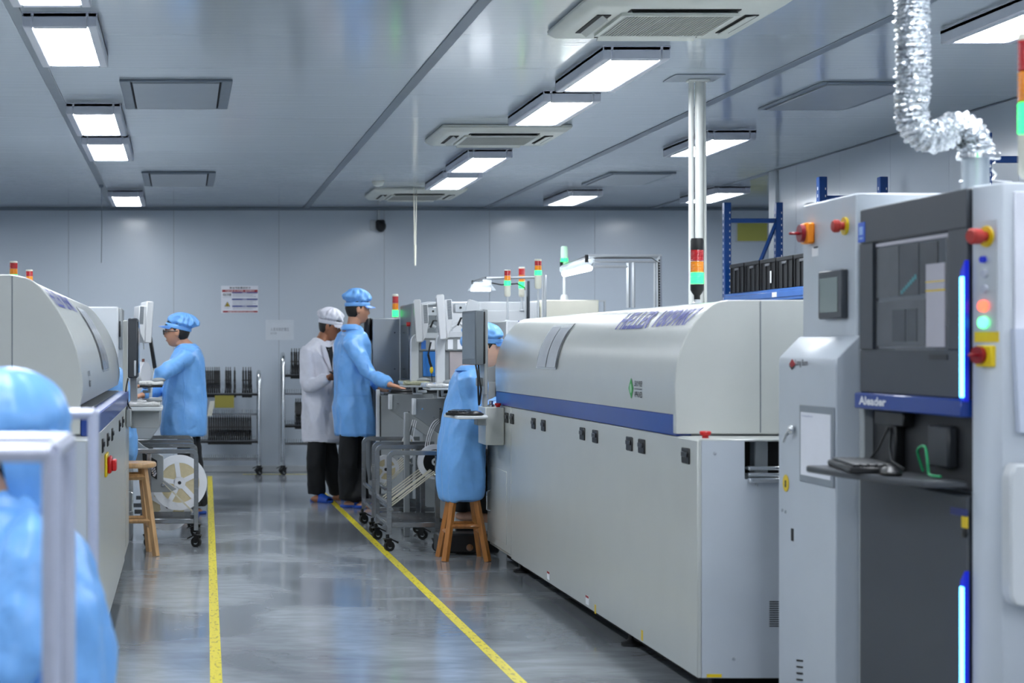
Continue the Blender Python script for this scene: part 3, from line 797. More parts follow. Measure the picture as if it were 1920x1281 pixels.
# blue label
y = ux(1623, XA); z = Z(436, y)
b = MB(); b.box(XA - .014, XA - .012, y - .028, y + .028, z - .032, z + .032, .003); bl = b.build('blue_label', mat('label_blue', '#1E5CD0', .35), t)
b = MB(); b.box(XA - .0155, XA - .014, y - .014, y + .014, z - .008, z + .018); b.box(XA - .0155, XA - .014, y - .014, y + .014, z - .022, z - .016); b.build('label_mark', mat('pale_blue_print', '#9CC0F0', .4), bl)
b = MB(); b.box(XA - .03, XA + .03, ya0, ya1, zd0, zd1, .004); bb = b.build('blue_bar', blue_trim, t)
yA, yB_ = ux(1629, XA), ux(1662, XA - .03)
b = text_fit('Aleader', yA - yB_, .027, .03); place2d(b, (XA - .0315, yA, zd0 + .013), (0, -1, 0), (0, 0, 1)); b.build('lettering', whiteprint, bb)
# open bay: dark back, arm, cables
b = MB(); b.box(XA + .03, XA + .045, ya0, ya1, .90, zd0); b.build('bay_back', mat('dark_bay', '#24262A', .5), t)
b = MB(); b.box(XA - .005, XA + .03, 5.30, 5.52, 1.065, 1.11, .004); b.box(XA + .0, XA + .028, 5.37, 5.45, .93, 1.07, .004); b.build('monitor_bracket', black, t)
b = MB(); b.box(XA + .0, XA + .03, 5.0, 5.14, .96, 1.08, .006); b.build('control_box', mat('dark_grey_plastic2', '#34373B', .4), t)
b = MB(); b.box(XA - .012, XA + .04, ya0, ya1, .05, .895, .004); ld = b.build('lower_door', paint_d, t)
z = Z(957, 4.95); b = MB(); b.box(XA - .0145, XA - .012, ux(1823, XA), ux(1791, XA), z - .011, z + .011, .002); pl_ = b.build('name_plate', mat('plate_blue', '#2A3578', .4), ld)
b = MB(); y = ux(1818, XA); z = Z(979, y); b.box(XA - .0145, XA - .012, y - .02, y + .02, z - .017, z + .017, .002); b.build('warning_label', yellow, ld)
b = MB(); z = Z(1000, y); b.lathe((XA - .012, y, z), [(.013, 0), (.013, -.006), (.006, -.008), (0, -.008)], 16, 'x'); b.build('lock', black, ld)
# blue light strips
blue_e = mat('lit_blue_strip', '#50B0FF', .4, var=0, emit=5.0, ecol='#4CA8FF')
blue_h = mat('blue_strip_housing', '#0A22C8', .3, var=.03, emit=.08, ecol='#0A30FF')
for (z0_, z1_) in ((1.155, 1.545), (.10, .69)):
    b = MB(); b.prism([(ya0 - .012, z0_), (ya0 + .016, z0_), (ya0 + .016, z1_ - .03), (ya0 - .012, z1_)], 'x', XA - .024, XA - .012); hs = b.build('light_strip_housing', blue_h, t)
    b = MB(); b.box(XA - .028, XA - .023, ya0 - .009, ya0 + .013, z0_ + .012, z1_ - .045, .002); b.build('light_strip', blue_e, hs)
# shelf
b = MB()
zsh = Z(874, 5.5)
b.prism([(XA - .005, ya1 - .02), (XA - .22, ya1 - .10), (XA - .205, ya1 - .36), (XA - .12, ya0 + .03), (XA - .005, ya0 + .01)], 'z', zsh - .02, zsh, .004); sh = b.build('keyboard_shelf', mat('shelf_grey', '#46494D', .35), t)
# angled column with buttons
th = R(17)
cA = Vector((XA - .005, ya0 - .012, 0)); ex = Vector((math.sin(th), -math.cos(th), 0)); nrm = Vector((-math.cos(th), -math.sin(th), 0))
b = MB(); w_ = .115; e_ = cA + ex * w_
b.prism([(cA.x, cA.y), (e_.x, e_.y), (XA + .3, e_.y), (XA + .3, cA.y)], 'z', .05, 1.748, .004); col = b.build('column', cool_grey, t)
def cp(a, z, o=0.0): return cA + ex * a + nrm * o + Vector((0, 0, z))
def cz(v): return Z(v, 4.79)
b = MB(); p = cp(.058, cz(550)); b.obox(cp(.058, (cz(414) + cz(620)) / 2, .001), .003, .078, cz(414) - cz(620), rz=th); pn = b.build('button_plate', alu, col)
def btn(a, v, r, m, nm, h=.008, col2=None):
    q = MB(); q.cyl(cp(a, cz(v), .0), cp(a, cz(v), h), r, 20, r * .9); return q.build(nm, m, pn)
btn(.058, 444, .031, yellow, 'button_collar', .006)
q = MB(); q.tube([cp(.058, cz(444), .005), cp(.058, cz(444), .02), cp(.058, cz(444), .024), cp(.058, cz(444), .05), cp(.058, cz(444), .056)], [.014, .014, .021, .022, .017], 20); q.build('emergency_button', MATS['matte_red'], pn)
btn(.050, 487, .010, mat('blue_button', '#1430D8', .3), 'blue_button', .012)
btn(.054, 514, .012, mat('clear_button', '#C0C4D0', .2), 'clear_button', .010)
btn(.054, 542, .012, MATS['clear_button'], 'clear_button', .010)
btn(.050, 574, .0165, mat('lit_red_button', '#FF6A50', .3, emit=1.3, ecol='#FF5A40'), 'red_button', .012)
btn(.050, 605, .0165, mat('lit_green_button', '#7CFFA8', .3, emit=1.5, ecol='#50FF90'), 'green_button', .012)
b = MB(); b.obox(cp(.058, cz(632), .001), .003, .09, .028, rz=th); b.build('warning_label', yellow, col)
b = MB(); b.obox(cp(.062, cz(668), .008), .018, .06, .058, rz=th, b=.003); sp = b.build('switch_plate', yellow, col)
b = MB(); b.cyl(cp(.052, cz(666), .016), cp(.052, cz(666), .03), .024, 20); b.obox(cp(.052, cz(666), .04), .03, .012, .008, rz=th, b=.002); b.build('knob', darkred, sp)
# sheets and box on the near side
y = e_.y
b = MB(); b.box(X(1899, y), X(1960, y), y - .012, y - .003, Z(620, y), Z(360, y), .002); b.build('notice_sheet', mat('bright_white_sheet', '#EEF0FA', .5), t)  # plain bright white paper on the near side
b = MB(); b.prism([(X(1893, y), Z(617, y)), (X(1905, y), Z(617, y)), (X(1980, y), Z(617, y)), (X(1980, y), Z(810, y)), (X(1903, y), Z(810, y))], 'y', y - .03, y - .004); b.build('sheet_holder', mat('sheet_holder_plastic', '#CDD4E4', .3), t)
b = MB(); x0_, x1_ = X(1895, y - .06), X(1990, y)
b.prism([(x0_ + .012, Z(868, y)), (x1_, Z(868, y)), (x1_, Z(1150, y)), (x0_ + .012, Z(1130, y)), (x0_, Z(1110, y)), (x0_, Z(890, y))], 'y', y - .06, y - .004, .006); b.build('side_box', paint_w, t)

# keyboard maker -------------------------------------------------------------
def keyboard(c, L, Wd, rz, label, m=None, tilt=0):
    m = m or black
    t = thing('keyboard', c, label, 'keyboard', 'computer keyboards')
    b = MB(); b.obox(c + Vector((0, 0, .010)), L, Wd, .018, rz=rz, b=.004); b.build('case', m, t)
    M_ = Matrix.Rotation(rz, 3, 'Z')
    nx, ny = 15, 5
    proto = None
    for j in range(ny):
        for i in range(nx):
            p = M_ @ Vector(((i - (nx-1)/2) * L * .062, (j - (ny-1)/2) * Wd * .17, .0235)) + c
            if proto is None:
                q = MB(); q.obox((0, 0, 0), L * .052, Wd * .14, .009, rz=rz, b=.002); me = q.mesh('key'); me.materials.append(MATS['dark_grey_plastic'] if m is black else m)
                proto = me
            o = bpy.data.objects.new('key', proto); C.objects.link(o); o.parent = t; o.location = p - Vector(c)
    return t
def mouse(c, rz, label, m=None):
    b = MB(); b.sphere((0, 0, 0), (.056, .032, .022), 18, 12)
    for v in b.bm.verts:
        if v.co.z < 0: v.co.z = max(v.co.z * .4, -.006)
        v.co.x *= 1 - .15 * (v.co.z > .01)
    b.xf(Matrix.Translation(Vector(c) + Vector((0, 0, .007))) @ Matrix.Rotation(rz, 4, 'Z'))
    return tag(b.build('computer_mouse', m or black), label, 'computer mouse')
keyboard(Vector((XA - .12, 5.33, zsh)), .36, .13, R(80), 'black keyboard on the dark shelf of the inspection machine')
mouse((XA - .125, 5.09, zsh), R(75), 'black mouse on the dark shelf of the inspection machine')
def catmull_(p): return catmull([Vector(q) for q in p], 6)
gcm = mat('green_cable', '#1F9A60', .4)
b = MB(); b.tube(catmull_([(XA - .02, 5.12, zsh + .01), (XA - .04, 5.11, zsh + .07), (XA - .04, 5.06, zsh + .085), (XA - .05, 5.02, zsh + .05), (XA - .05, 5.01, zsh + .012), (XA - .06, 4.96, zsh + .008), (XA - .05, 4.93, zsh + .008)]), .004, 8)
tag(b.build('green_cable', gcm), 'green cable looped on the dark keyboard shelf', 'cable')
b = MB()
b.tube([(XA + .0, 5.42, 1.06), (XA - .03, 5.43, .99), (XA - .04, 5.47, zsh + .02), (XA - .06, 5.50, zsh + .008)], .0035, 8); b.tube([(XA + .0, 5.40, 1.06), (XA - .02, 5.36, 1.0), (XA - .05, 5.27, zsh + .03), (XA - .04, 5.2, zsh + .008)], .0035, 8)
tag(b.build('black_cables', black), 'two black cables hanging behind the keyboard of the inspection machine', 'cable')
# tower light at the picture edge
tower(X(1930, 4.80), 4.80, 1.742, Z(62, 4.80), .03, 'tower light at the right picture edge on the inspection machine', .12, .085, cap=.02)

# ================================================================== SILVER DUCT
foil = mat('crumpled_foil', '#D4D8DC', .16, 1.0, var=.1, scale=40, bump=.5, bscale=130)
D = 5.4
t = thing('exhaust_duct', (X(1829, D), D, 1.74), 'silver corrugated foil duct bending down to a steel collar', 'duct')
px = [(1712, -330), (1712, -120), (1711, 0), (1711, 60), (1712, 120), (1711, 175), (1709, 205), (1717, 238), (1742, 256), (1768, 252), (1790, 240), (1812, 245), (1826, 262), (1830, 282), (1831, 296)]
pts = [P(u, v, D) for u, v in px]
sm = catmull(pts, 8)
# resample evenly
dl = [0]
for i in range(len(sm) - 1): dl.append(dl[-1] + (sm[i+1] - sm[i]).length)
step = .0065; n = int(dl[-1] / step); ev = []
j = 0
for k in range(n + 1):
    s_ = k * dl[-1] / n
    while j < len(dl) - 2 and dl[j+1] < s_: j += 1
    ev.append(sm[j].lerp(sm[j+1], (s_ - dl[j]) / max(1e-9, dl[j+1] - dl[j])))
rad = [(.0475 + (.0045 if k % 2 else -.004)) * (1 + .04 * math.sin(k * 1.7)) for k in range(len(ev))]
b = MB(); b.tube(ev, rad, 44)
for v in b.bm.verts: v.co += Vector((noise.noise(v.co * 45), noise.noise(v.co * 45 + Vector((9, 0, 0))), noise.noise(v.co * 45 + Vector((0, 9, 0))))) * .004 + Vector((random.uniform(-1, 1), random.uniform(-1, 1), random.uniform(-1, 1))) * .0022
b.build('hose', foil, t, ang=6)
b = MB(); q = P(1829, 292, D); b.cyl((q.x, D, 1.735), (q.x, D, q.z + .01), .0395, 28); b.build('collar_pipe', mat('galvanised_steel', '#A8B2BA', .35, .7, var=.08), t)
b = MB(); b.lathe((q.x, D, q.z - .004), [(.052, -.006), (.055, -.006), (.055, .006), (.05, .006)], 28); b.box(q.x + .05, q.x + .075, D - .008, D + .008, q.z - .012, q.z + .010, .003); b.build('clamp', chrome, t)
b = MB(); b.tube([(q.x + .045, D, 1.86), (q.x + .06, D, 1.875), (q.x + .05, D, 1.85), (q.x + .065, D, 1.835), (q.x + .05, D, 1.82), (q.x + .11, D, 1.815)], .003, 6); b.cyl((q.x - .05, D, 1.815), (q.x - .03, D, 1.815), .004, 6); b.build('wire_tie', chrome, t)

# ================================================================== WHITE VERTICAL PIPES
D = 9.74
t = thing('vertical_conduits', (X(1310, D), D, 1.49), 'bundle of white vertical pipes from the right oven to the ceiling', 'pipes')
pipe_m = mat('white_pipe', '#D6D8D4', .35, var=.03)
for (u, r) in ((1296, .0145), (1311, .023), (1322.5, .011)):
    b = MB(); b.cyl((X(u, D), D, 1.487), (X(u, D), D + (0 if u != 1322.5 else .03), CZ - .001), r, 18); b.build('pipe', pipe_m, t)
b = MB(); b.box(X(1252, D), X(1345, D), D - .15, D + .10, CZ - .007, CZ - .001, .002); b.build('ceiling_plate', hatch_m, t)
b = MB(); b.box(X(1289, D), X(1329, D), D - .03, D + .04, CZ - .02, CZ - .007, .003); b.build('flange', pipe_m, t)

# ================================================================== BLUE PALLET RACK
t = thing('pallet_rack', (4.6, 12, 0), 'blue steel pallet rack holding black crates along the right wall', 'rack')
def post(x, y, zt):
    b = MB(); b.box(x - .028, x + .028, y - .03, y + .03, 0, zt, .004); p = b.build('post', rackblue, t)
    for z in [1.4 + k * .05 for k in range(int((zt - 1.4) / .05))]:
        q = MB(); q.box(x - .0295, x - .0275, y - .006, y + .006, z, z + .022); q.box(x + .012, x + .018, y - .0315, y - .0295, z, z + .015); q.build('hole', whiteprint, p)
XLp, XRp = 4.41, 4.83
for D in (14.3, 12.17, 9.69):
    zt = 1.3 + 275 * 14.3 / F
    post(XLp, D, zt); post(XRp, D, zt)
    for z in (1.3 + 241 * 14.3 / F, 1.0):
        b = MB(); b.box(XLp + .028, XRp - .028, D - .02, D + .02, z - .018, z + .018, .003); b.build('cross_bar', rackblue, t)
    b = MB(); z1_ = 1.3 + 236 * 14.3 / F; b.tube([(XRp - .02, D, z1_), (XLp + .05, D, z1_ - .85)], .017, 4); b.build('diagonal_brace', rackblue, t)
zbm = 1.3 + 95 * 14.3 / F
for (ya_, yb_) in ((14.27, 12.2), (12.14, 9.72)):
    for x in (XLp, XRp):
        b = MB(); b.box(x - .03, x + .02, yb_, ya_, zbm - .055, zbm + .035, .006); b.box(x - .036, x - .029, yb_ + .0, ya_, zbm - .03, zbm + .012, .003); b.build('beam', beamblue, t)
b = MB(); b.box(XLp + .02, XRp - .02, 9.72, 14.27, zbm + .020, zbm + .034); b.build('shelf_board', paint_m, t)
b = MB(); y = ux(1452, XLp - .036); b.box(XLp - .038, XLp - .0355, y - .05, y + .05, zbm - .025, zbm + .01); b.build('label', whiteprint, t)
crate_m = mat('black_crate', '#1A1B1E', .45, var=.12)
def crate(y0_, y1_, z, lb, wl=False):
    x0_, x1_ = XLp - .01, XRp - .04; h = .235
    t = thing('crate', ((x0_+x1_)/2, (y0_+y1_)/2, z), lb, 'crate', 'black crates on the blue rack')
    b = MB(); e = .008
    b.box(x0_ + .01, x0_ + .014, y0_ + e, y1_ - e, z, z + h - .02); b.box(x1_ - .014, x1_ - .01, y0_ + e, y1_ - e, z, z + h - .02)
    b.box(x0_ + .01, x1_ - .01, y0_ + e, y0_ + e + .004, z, z + h - .02); b.box(x0_ + .01, x1_ - .01, y1_ - e - .004, y1_ - e, z, z + h - .02); b.box(x0_ + .01, x1_ - .01, y0_ + e, y1_ - e, z, z + .006)
    b.build('body', crate_m, t)
    b = MB()
    b.box(x0_, x0_ + .012, y0_ + .002, y1_ - .002, z + h - .03, z + h, .003); b.box(x1_ - .012, x1_, y0_ + .002, y1_ - .002, z + h - .03, z + h, .003)
    b.box(x0_, x1_, y0_ + .002, y0_ + .012, z + h - .03, z + h, .003); b.box(x0_, x1_, y1_ - .012, y1_ - .002, z + h - .03, z + h, .003)
    b.build('rim', crate_m, t)
    for k in range(4):
        yy = y0_ + .02 + (y1_ - y0_ - .04) * (k + .02) / 3.05
        b = MB(); b.box(x0_ + .001, x0_ + .011, yy - .006, yy + .006, z + .004, z + h - .03); b.build('rib', crate_m, t)
    b = MB(); ym = (y0_ + y1_) / 2; b.box(x0_ - .004, x0_ + .002, ym - .045, ym + .045, z + h - .055, z + h - .035, .003); b.build('handle', mat('grey_handle', '#6A6C70', .4), t)
    if wl:
        b = MB(); b.box(x0_ - .001, x0_ + .001, ym - .09, ym - .06, z + .05, z + .14); b.build('card', whiteprint, t)
zc = zbm + .0355
ys = [14.2, 13.83, 13.46, 13.09, 12.72, 12.35, 11.98, 11.61]
nm = ['farthest black crate on the blue beam, beside the post', 'second black crate from the far post on the blue beam', 'third black crate from the far post, with white card',
      'fourth black crate from the far post', 'fifth black crate on the blue beam, nearest one with a card', 'crate on the blue rack hidden by the buffer cabinet', 'nearest crate on the blue rack behind the buffer cabinet']
for i in range(7):
    o_ = .24 if i > 4 else 0
    crate(ys[i+1] + .005 - o_, ys[i] - .005 - o_, zc, nm[i], i in (2, 4))
# dark pallet stored lower
b = MB(); b.box(XLp + .05, XRp - .05, 12.25, 13.2, zbm - .17, zbm - .062, .01); tag(b.build('black_tray_stack', crate_m), 'black trays hanging under the blue beam of the rack', 'trays')
# yellow notice on the far wall seen through the rack
D = YB - .011
t = thing('yellow_notice', (X(1410, D), D, Z(453, D)), 'plain yellow notice board on the far wall behind the rack frame', 'notice')
b = MB(); b.box(X(1379, D), X(1441, D), D - .012, D - .0005, Z(454, D), Z(416, D), .003); b.build('frame', alu, t)
b = MB(); b.box(X(1382, D), X(1438, D), D - .014, D - .012, Z(452, D), Z(418, D)); b.build('sheet', mat('faded_yellow', '#B5B35A', .5, var=.05), t)

# ================================================================== WALL NOTICES
D = YB - .0105
def wy(u, v, o=0.0): return Vector((X(u, D), D - o, Z(v, D)))
t = thing('hazard_notice', wy(450, 587), 'white hazard notice with red and blue bands and yellow triangle on the far wall', 'notice')
def rect(u0, u1, v0, v1, o, m, nm, par=t, th=.001):
    b = MB(); b.box(X(u0, D), X(u1, D), D - o, D - o + th, Z(v1, D), Z(v0, D)); return b.build(nm, m, par)
rect(414.5, 484, 536, 587, .004, paperm, 'sheet', th=.0035)
def wtext(s, u0, u1, v0, v1, o, m, bold=.0, par=t):
    b = text_fit(s, X(u1, D) - X(u0, D), Z(v0, D) - Z(v1, D), bold); place2d(b, wy(u0, v1, o), (1, 0, 0), (0, 0, 1)); return b.build('lettering', m, par)
rect(416.5, 483, 543.5, 547.8, .005, redprint, 'red_band'); rect(418, 483, 583, 586, .005, redprint, 'red_band')
rect(435, 483, 548, 550, .0052, blueprint, 'blue_band'); rect(435, 483, 560, 562.8, .005, blueprint, 'blue_band'); rect(435.5, 483, 573, 575.8, .005, blueprint, 'blue_band')
wtext('职业病危害告知卡', 430.5, 470, 538, 542, .005, blackprint, .02)
wtext('作业环境 对人体有害，请注意防护', 422.5, 477, 544.3, 547, .006, whiteprint, .01)
wtext('机械伤害', 418, 433.5, 550, 555.5, .005, blackprint, .02)
for i, (v, s) in enumerate(((548.3, '理化特性'), (560.5, '应急处理'), (573.5, '防护措施'))): wtext(s, 454.5, 462.5, v, v + 1.7, .006, whiteprint, .01)
b = MB(); b.prism([(X(421, D), Z(575, D)), (X(431.8, D), Z(575, D)), (X(426.4, D), Z(565.5, D))], 'y', D - .006, D - .0041); b.build('triangle_border', blackprint, t)
b = MB(); b.prism([(X(422.5, D), Z(574, D)), (X(430.3, D), Z(574, D)), (X(426.4, D), Z(567.3, D))], 'y', D - .007, D - .006); b.build('triangle', yellow, t)
b = MB(); b.box(X(425, D), X(426.5, D), D - .008, D - .007, Z(573.3, D), Z(570, D)); b.obox(wy(427.5, 572.4, .0075), .012, .001, .006); b.build('pictogram', blackprint, t)
wtext('当心机械伤人', 421, 432, 577, 578.3, .005, blackprint)
for (v0, n_) in ((551, 3), (564, 4), (577, 2)):
    for k in range(n_):
        rect(436, 480 - (k % 2) * 6, v0 + k * 2.3, v0 + k * 2.3 + .7, .005, mat('grey_print', '#8C93A0', .6), 'text_line')
rect(417, 434, 557.4, 557.8, .005, MATS['grey_print'], 'text_line')
wtext('请遵守操作规程 做好防护 注意安全', 427, 476, 583.7, 585.6, .006, whiteprint, .01)
t2 = thing('paper_notice', wy(524, 637), 'plain white sheet in a clear sleeve taped to the far wall', 'notice')
b = MB(); b.box(X(498, D), X(551, D), D - .003, D - .0005, Z(637.5, D), Z(600, D)); b.build('sheet', mat('taped_sheet', '#D5DCE4', .25, var=.04), t2)
b = MB(); b.box(X(503, D), X(549, D), D - .0045, D - .003, Z(605, D), Z(602, D)); b.box(X(549, D), X(550.5, D), D - .0045, D - .003, Z(630, D), Z(601, D)); b.build('tape', mat('clear_tape', '#D2DAE2', .1), t2)
wtext('人员车架放置区', 507, 542, 614.5, 621, .004, MATS['grey_print'], .01, t2); wtext('定位定置', 507, 519, 623, 627, .004, MATS['grey_print'], .0, t2)

# ================================================================== FEEDER STORAGE RACKS AT THE FAR WALL
def caster(parent, x, y, s=1.0, rz=0.0):
    b = MB(); b.cyl((0, -.012*s, .032*s), (0, .012*s, .032*s), .032*s, 18)
    b.xf(Matrix.Translation((x, y, 0)) @ Matrix.Rotation(rz, 4, 'Z')); c = b.build('caster', rubber, parent)
    b = MB(); b.cyl((0, -.014*s, .032*s), (0, .014*s, .032*s), .014*s, 12); b.xf(Matrix.Translation((x, y, 0)) @ Matrix.Rotation(rz, 4, 'Z')); b.build('hub', alu, c)
    b = MB()
    for q in (-1, 1): b.prism([(-.012*s, .026*s), (.012*s, .026*s), (.03*s, .075*s), (-.008*s, .08*s)], 'y', q*.018*s - .002, q*.018*s + .002)
    b.box(-.01*s, .035*s, -.02*s, .02*s, .072*s, .082*s, .003); b.cyl((.012*s, 0, .08*s), (.012*s, 0, .105*s), .011*s, 10)
    b.obox((-.035*s, 0, .062*s), .05*s, .022*s, .008*s, ry=R(-25))
    b.xf(Matrix.Translation((x, y, 0)) @ Matrix.Rotation(rz, 4, 'Z')); b.build('fork', black, c)
feed_m = mat('feeder_black', '#101113', .35, var=.1)
feeder_proto = None
def feeder_mesh():
    b = MB()
    b.prism([(-.10, .0), (.06, .0), (.10, .03), (.10, .06), (.05, .075), (.045, .16), (.055, .20), (.035, .21), (.02, .17), (.0, .08), (-.10, .06)], 'x', -.010, .010, .002)
    b.box(-.014, .014, -.02, .03, -.07, .005, .003); b.box(-.013, .013, .02, .06, .10, .115); b.box(-.004, .004, .03, .052, .16, .245)
    return b.mesh('feeder')
FM = feeder_mesh(); FM.materials.append(feed_m); FM.materials.append(steel)
def feeder_rack(x0, x1, D, ztop, label, rows, gname, from_left=False):
    t = thing('feeder_rack', ((x0+x1)/2, D, 0), label, 'trolley rack', 'steel feeder racks at the far wall')
    for x in (x0, x1):
        b = MB()
        yA, yB_ = D - .14, D + .14
        b.tube([(x, yA, .10), (x, yA, ztop - .12), (x, yA + .03, ztop - .03), (x, yA + .09, ztop), (x, yB_ - .09, ztop), (x, yB_ - .03, ztop - .03), (x, yB_, ztop - .12), (x, yB_, .10)], .018, 12)
        b.build('side_frame', chrome, t)
        b = MB(); b.box(x - .014, x + .014, yA, yB_, .12, .15, .004); b.build('bottom_rail', steel, t)
        caster(t, x, yA, 1.0, R(35)); caster(t, x, yB_, 1.0, R(-20))
    for (zr, feeders) in rows:
        b = MB(); b.box(x0, x1, D - .15, D - .125, zr - .006, zr + .006); b.box(x0, x1, D + .10, D + .125, zr - .006, zr + .006); b.build('shelf_rail', steel, t)
        n_ = int((x1 - x0) / .0225)
        b = MB()
        for k in range(n_): x = x0 + .02 + k * .0225; b.box(x - .0025, x + .0025, D - .137, D - .133, zr, zr + .055)
        cb = b.build('divider_comb', steel, t); cb['kind'] = 'stuff'
        if feeders:
            b = MB(); b.box(x0, x1, D - .15, D - .12, zr - .02, zr + .004, .004); b.build('hanger_bar', feed_m, t)
            ORDN = 'first second third fourth fifth sixth seventh eighth ninth tenth eleventh twelfth thirteenth fourteenth fifteenth sixteenth seventeenth eighteenth nineteenth'.split()
            for kf, x in enumerate(sorted(feeders, reverse=not from_left)):
                o = bpy.data.objects.new('feeder', FM); C.objects.link(o); o.location = (x, D - .03, zr + .03)
                tag(o, ORDN[kf] + ' ' + gname[0 if zr > .7 else 1], 'feeder', gname[2 if zr > .7 else 3])
    return t
D = 18.3
xx = lambda us: [X(u, D) for u in us]
top = [386 + 4*k for k in range(4)] + [402, 405, 408, 411] + [424, 428, 432] + [440] + [456, 461, 466, 470]
low = [392 + 4.3*k for k in range(19)]
feeder_rack(X(372, D), X(485, D), D, Z(697, D), 'steel trolley rack of black feeders behind the man with glasses',
            [(Z(738, D), xx([374, 378, 382] + top)), (Z(777, D), []), (Z(826, D), xx(low)), (Z(861, D), [])],
            ('black feeder from the steel post, top tier, rack behind man with glasses', 'black feeder from the steel post, lower tier, rack behind man with glasses', 'feeders on the top tier of the left rack', 'feeders on the lower tier of the left rack'))
b = MB(); b.box(X(402, D), X(438, D), D - .165, D - .16, Z(764, D), Z(741, D)); b.xf(Matrix.Identity(4)); tag(b.build('yellow_tag_card', mat('olive_card', '#8C8434', .5)), 'olive yellow card hanging below the top row of feeders', 'card')
b = MB()
for k in range(3): b.obox((X(392 + 3*k, D), D - .17, Z(765, D)), .012, .006, .16, ry=R(12))
tag(b.build('reel_tape_ends', cream), 'pale tape ends hanging from the left feeder rack', 'tape')
feeder_rack(X(530, D), X(640, D), D, Z(664, D), 'taller steel trolley rack behind the man in white coat',
            [(Z(703, D), xx([547, 552, 556, 561, 565, 570])), (Z(739, D), []), (Z(797, D), xx([555, 559, 563, 567, 572])), (Z(832, D), [])],
            ('black feeder from the post, top tier, rack behind man in white coat', 'black feeder from the post, lower tier, rack behind man in white coat', 'feeders on the top tier of the right rack', 'feeders on the lower tier of the right rack'), from_left=True)

# ================================================================== MACHINES BEHIND THE RIGHT OVEN
def vents(par, x0, x1, y, z0, z1, n, m=None):
    for k in range(n):
        z = z0 + (z1 - z0) * k / (n - 1)
        b = MB(); b.box(x0, x1, y - .002, y + .002, z - .004, z + .004); b.build('vent_slot', m or joint_m, par)
t = thing('unloader_machine', (2.6, 12.0, 0), 'white machine behind the seated woman, carrying two tower lights', 'machine')
b = MB(); b.box(2.115, 3.1, 11.55, 12.55, .05, 1.488, .008); b.build('body', paint_w, t)
b = MB(); b.box(2.12, 3.0, 11.6, 12.5, 0, .05); b.build('plinth', darkvoid, t)
b = MB(); b.box(2.10, 2.115, 11.5, 11.54, .80, .86, .004); b.build('conveyor_rail', alu, t)
b = MB(); b.box(X(974.5, 11.5), X(976.5, 11.5), 11.546, 11.551, .9, 1.487); b.build('joint', navy, t)
b = MB(); b.box(2.12, 2.5, 11.54, 11.552, .95, 1.40, .003); b.build('door', paint_w, t)
t = thing('white_cabinet', (2.5, 15.1, 0), 'long low white machine cabinet before the far wall', 'machine cabinet')
b = MB(); b.box(2.02, 2.94, 14.6, 15.6, .05, Z(566, 14.6), .008); b.build('body', paint_w, t)
b = MB(); b.box(2.05, 2.9, 14.65, 15.5, 0, .05); b.build('plinth', darkvoid, t)
b = MB(); b.box(2.3, 2.9, 14.593, 14.602, .9, 1.62, .003); b.build('door', paint_w, t)
t = thing('pale_cabinet', (3.3, 15.1, 0), 'pale cabinet under the white gantry behind the oven', 'machine cabinet')
b = MB(); b.box(2.96, X(1123, 14.6), 14.6, 15.6, .05, Z(562.5, 14.6), .008); b.build('body', cream, t)
b = MB(); b.box(3.0, 3.3, 14.7, 15.5, 0, .05); b.build('plinth', darkvoid, t)
b = MB(); x0_, x1_ = X(1126, 14.6), X(1140, 14.6)
for a_ in (x0_, x1_): b.box(a_ - .006, a_ + .006, 14.7, 14.72, 1.3, Z(565, 14.6))
b.box(x0_ - .006, x1_ + .006, 14.7, 14.72, Z(565, 14.6), Z(565, 14.6) + .012); b.build('handle_frame', alu, t)
t = thing('far_bench', (4.0, 15.5, 0), 'grey work bench behind the oven under the gantry posts', 'bench')
b = MB(); b.box(3.55, 4.3, 14.9, 15.8, 1.28, 1.36, .005); b.build('top', paint_w, t)
for x in (3.6, 4.25):
    for y in (14.95, 15.75):
        b = MB(); b.box(x - .02, x + .02, y - .02, y + .02, 0, 1.28); b.build('leg', alu, t)

lamp_e = mat('lit_work_lamp', '#FFFFFF', .4, var=0, emit=6.5, ecol='#F2F7FF')
shade_m = mat('translucent_lamp_shade', '#DDE6EA', .3, var=.03, alpha=.25)
# lamp 2 on gantry
D = 14.2
t = thing('gantry_lamp', (X(1160, D), D, 1.36), 'lit tube lamp on a white gantry frame behind the oven lettering', 'work lamp', 'work lamps over the line')
def bar(par, u0, v0, u1, v1, D0, D1, w_, m=alu, nm='bar'):
    b = MB(); p, q = P(u0, v0, D0), P(u1, v1, D1); b.tube([p, q], w_, 4); return b.build(nm, m, par)
bar(t, 1100, 481, 1240, 481, D, D, .018, alu); bar(t, 1236, 480, 1236, 577, D, D, .022, alu); bar(t, 1228, 492, 1228, 577, D + .02, D + .02, .012, alu)
bar(t, 1105, 491, 1236, 491, D, D, .008); bar(t, 1110, 500, 1180, 500, D + .3, D + .3, .012); bar(t, 1178, 492, 1178, 577, D + .3, D + .3, .017); bar(t, 1188, 492, 1188, 577, D, D, .014)
bar(t, 1053, 500, 1100, 482, D + .6, D - .1, .012, mat('dark_aluminium', '#5A6068', .35, .6), 'rail'); bar(t, 1053, 491, 1053, 501, D + .6, D + .6, .014, black, 'end_cap'); bar(t, 1100, 478, 1100, 492, D - .1, D - .1, .014, black, 'end_cap')
b = MB(); p, q = P(1056, 505, D + .5), P(1108, 490, D - .1); b.tube([p, q], .035, 10); b.build('lamp_shade', shade_m, t)
b = MB(); p, q = P(1058, 514, D + .5), P(1106, 503, D - .1); b.tube([p, q], .022, 10); b.build('lamp_tube', lamp_e, t)
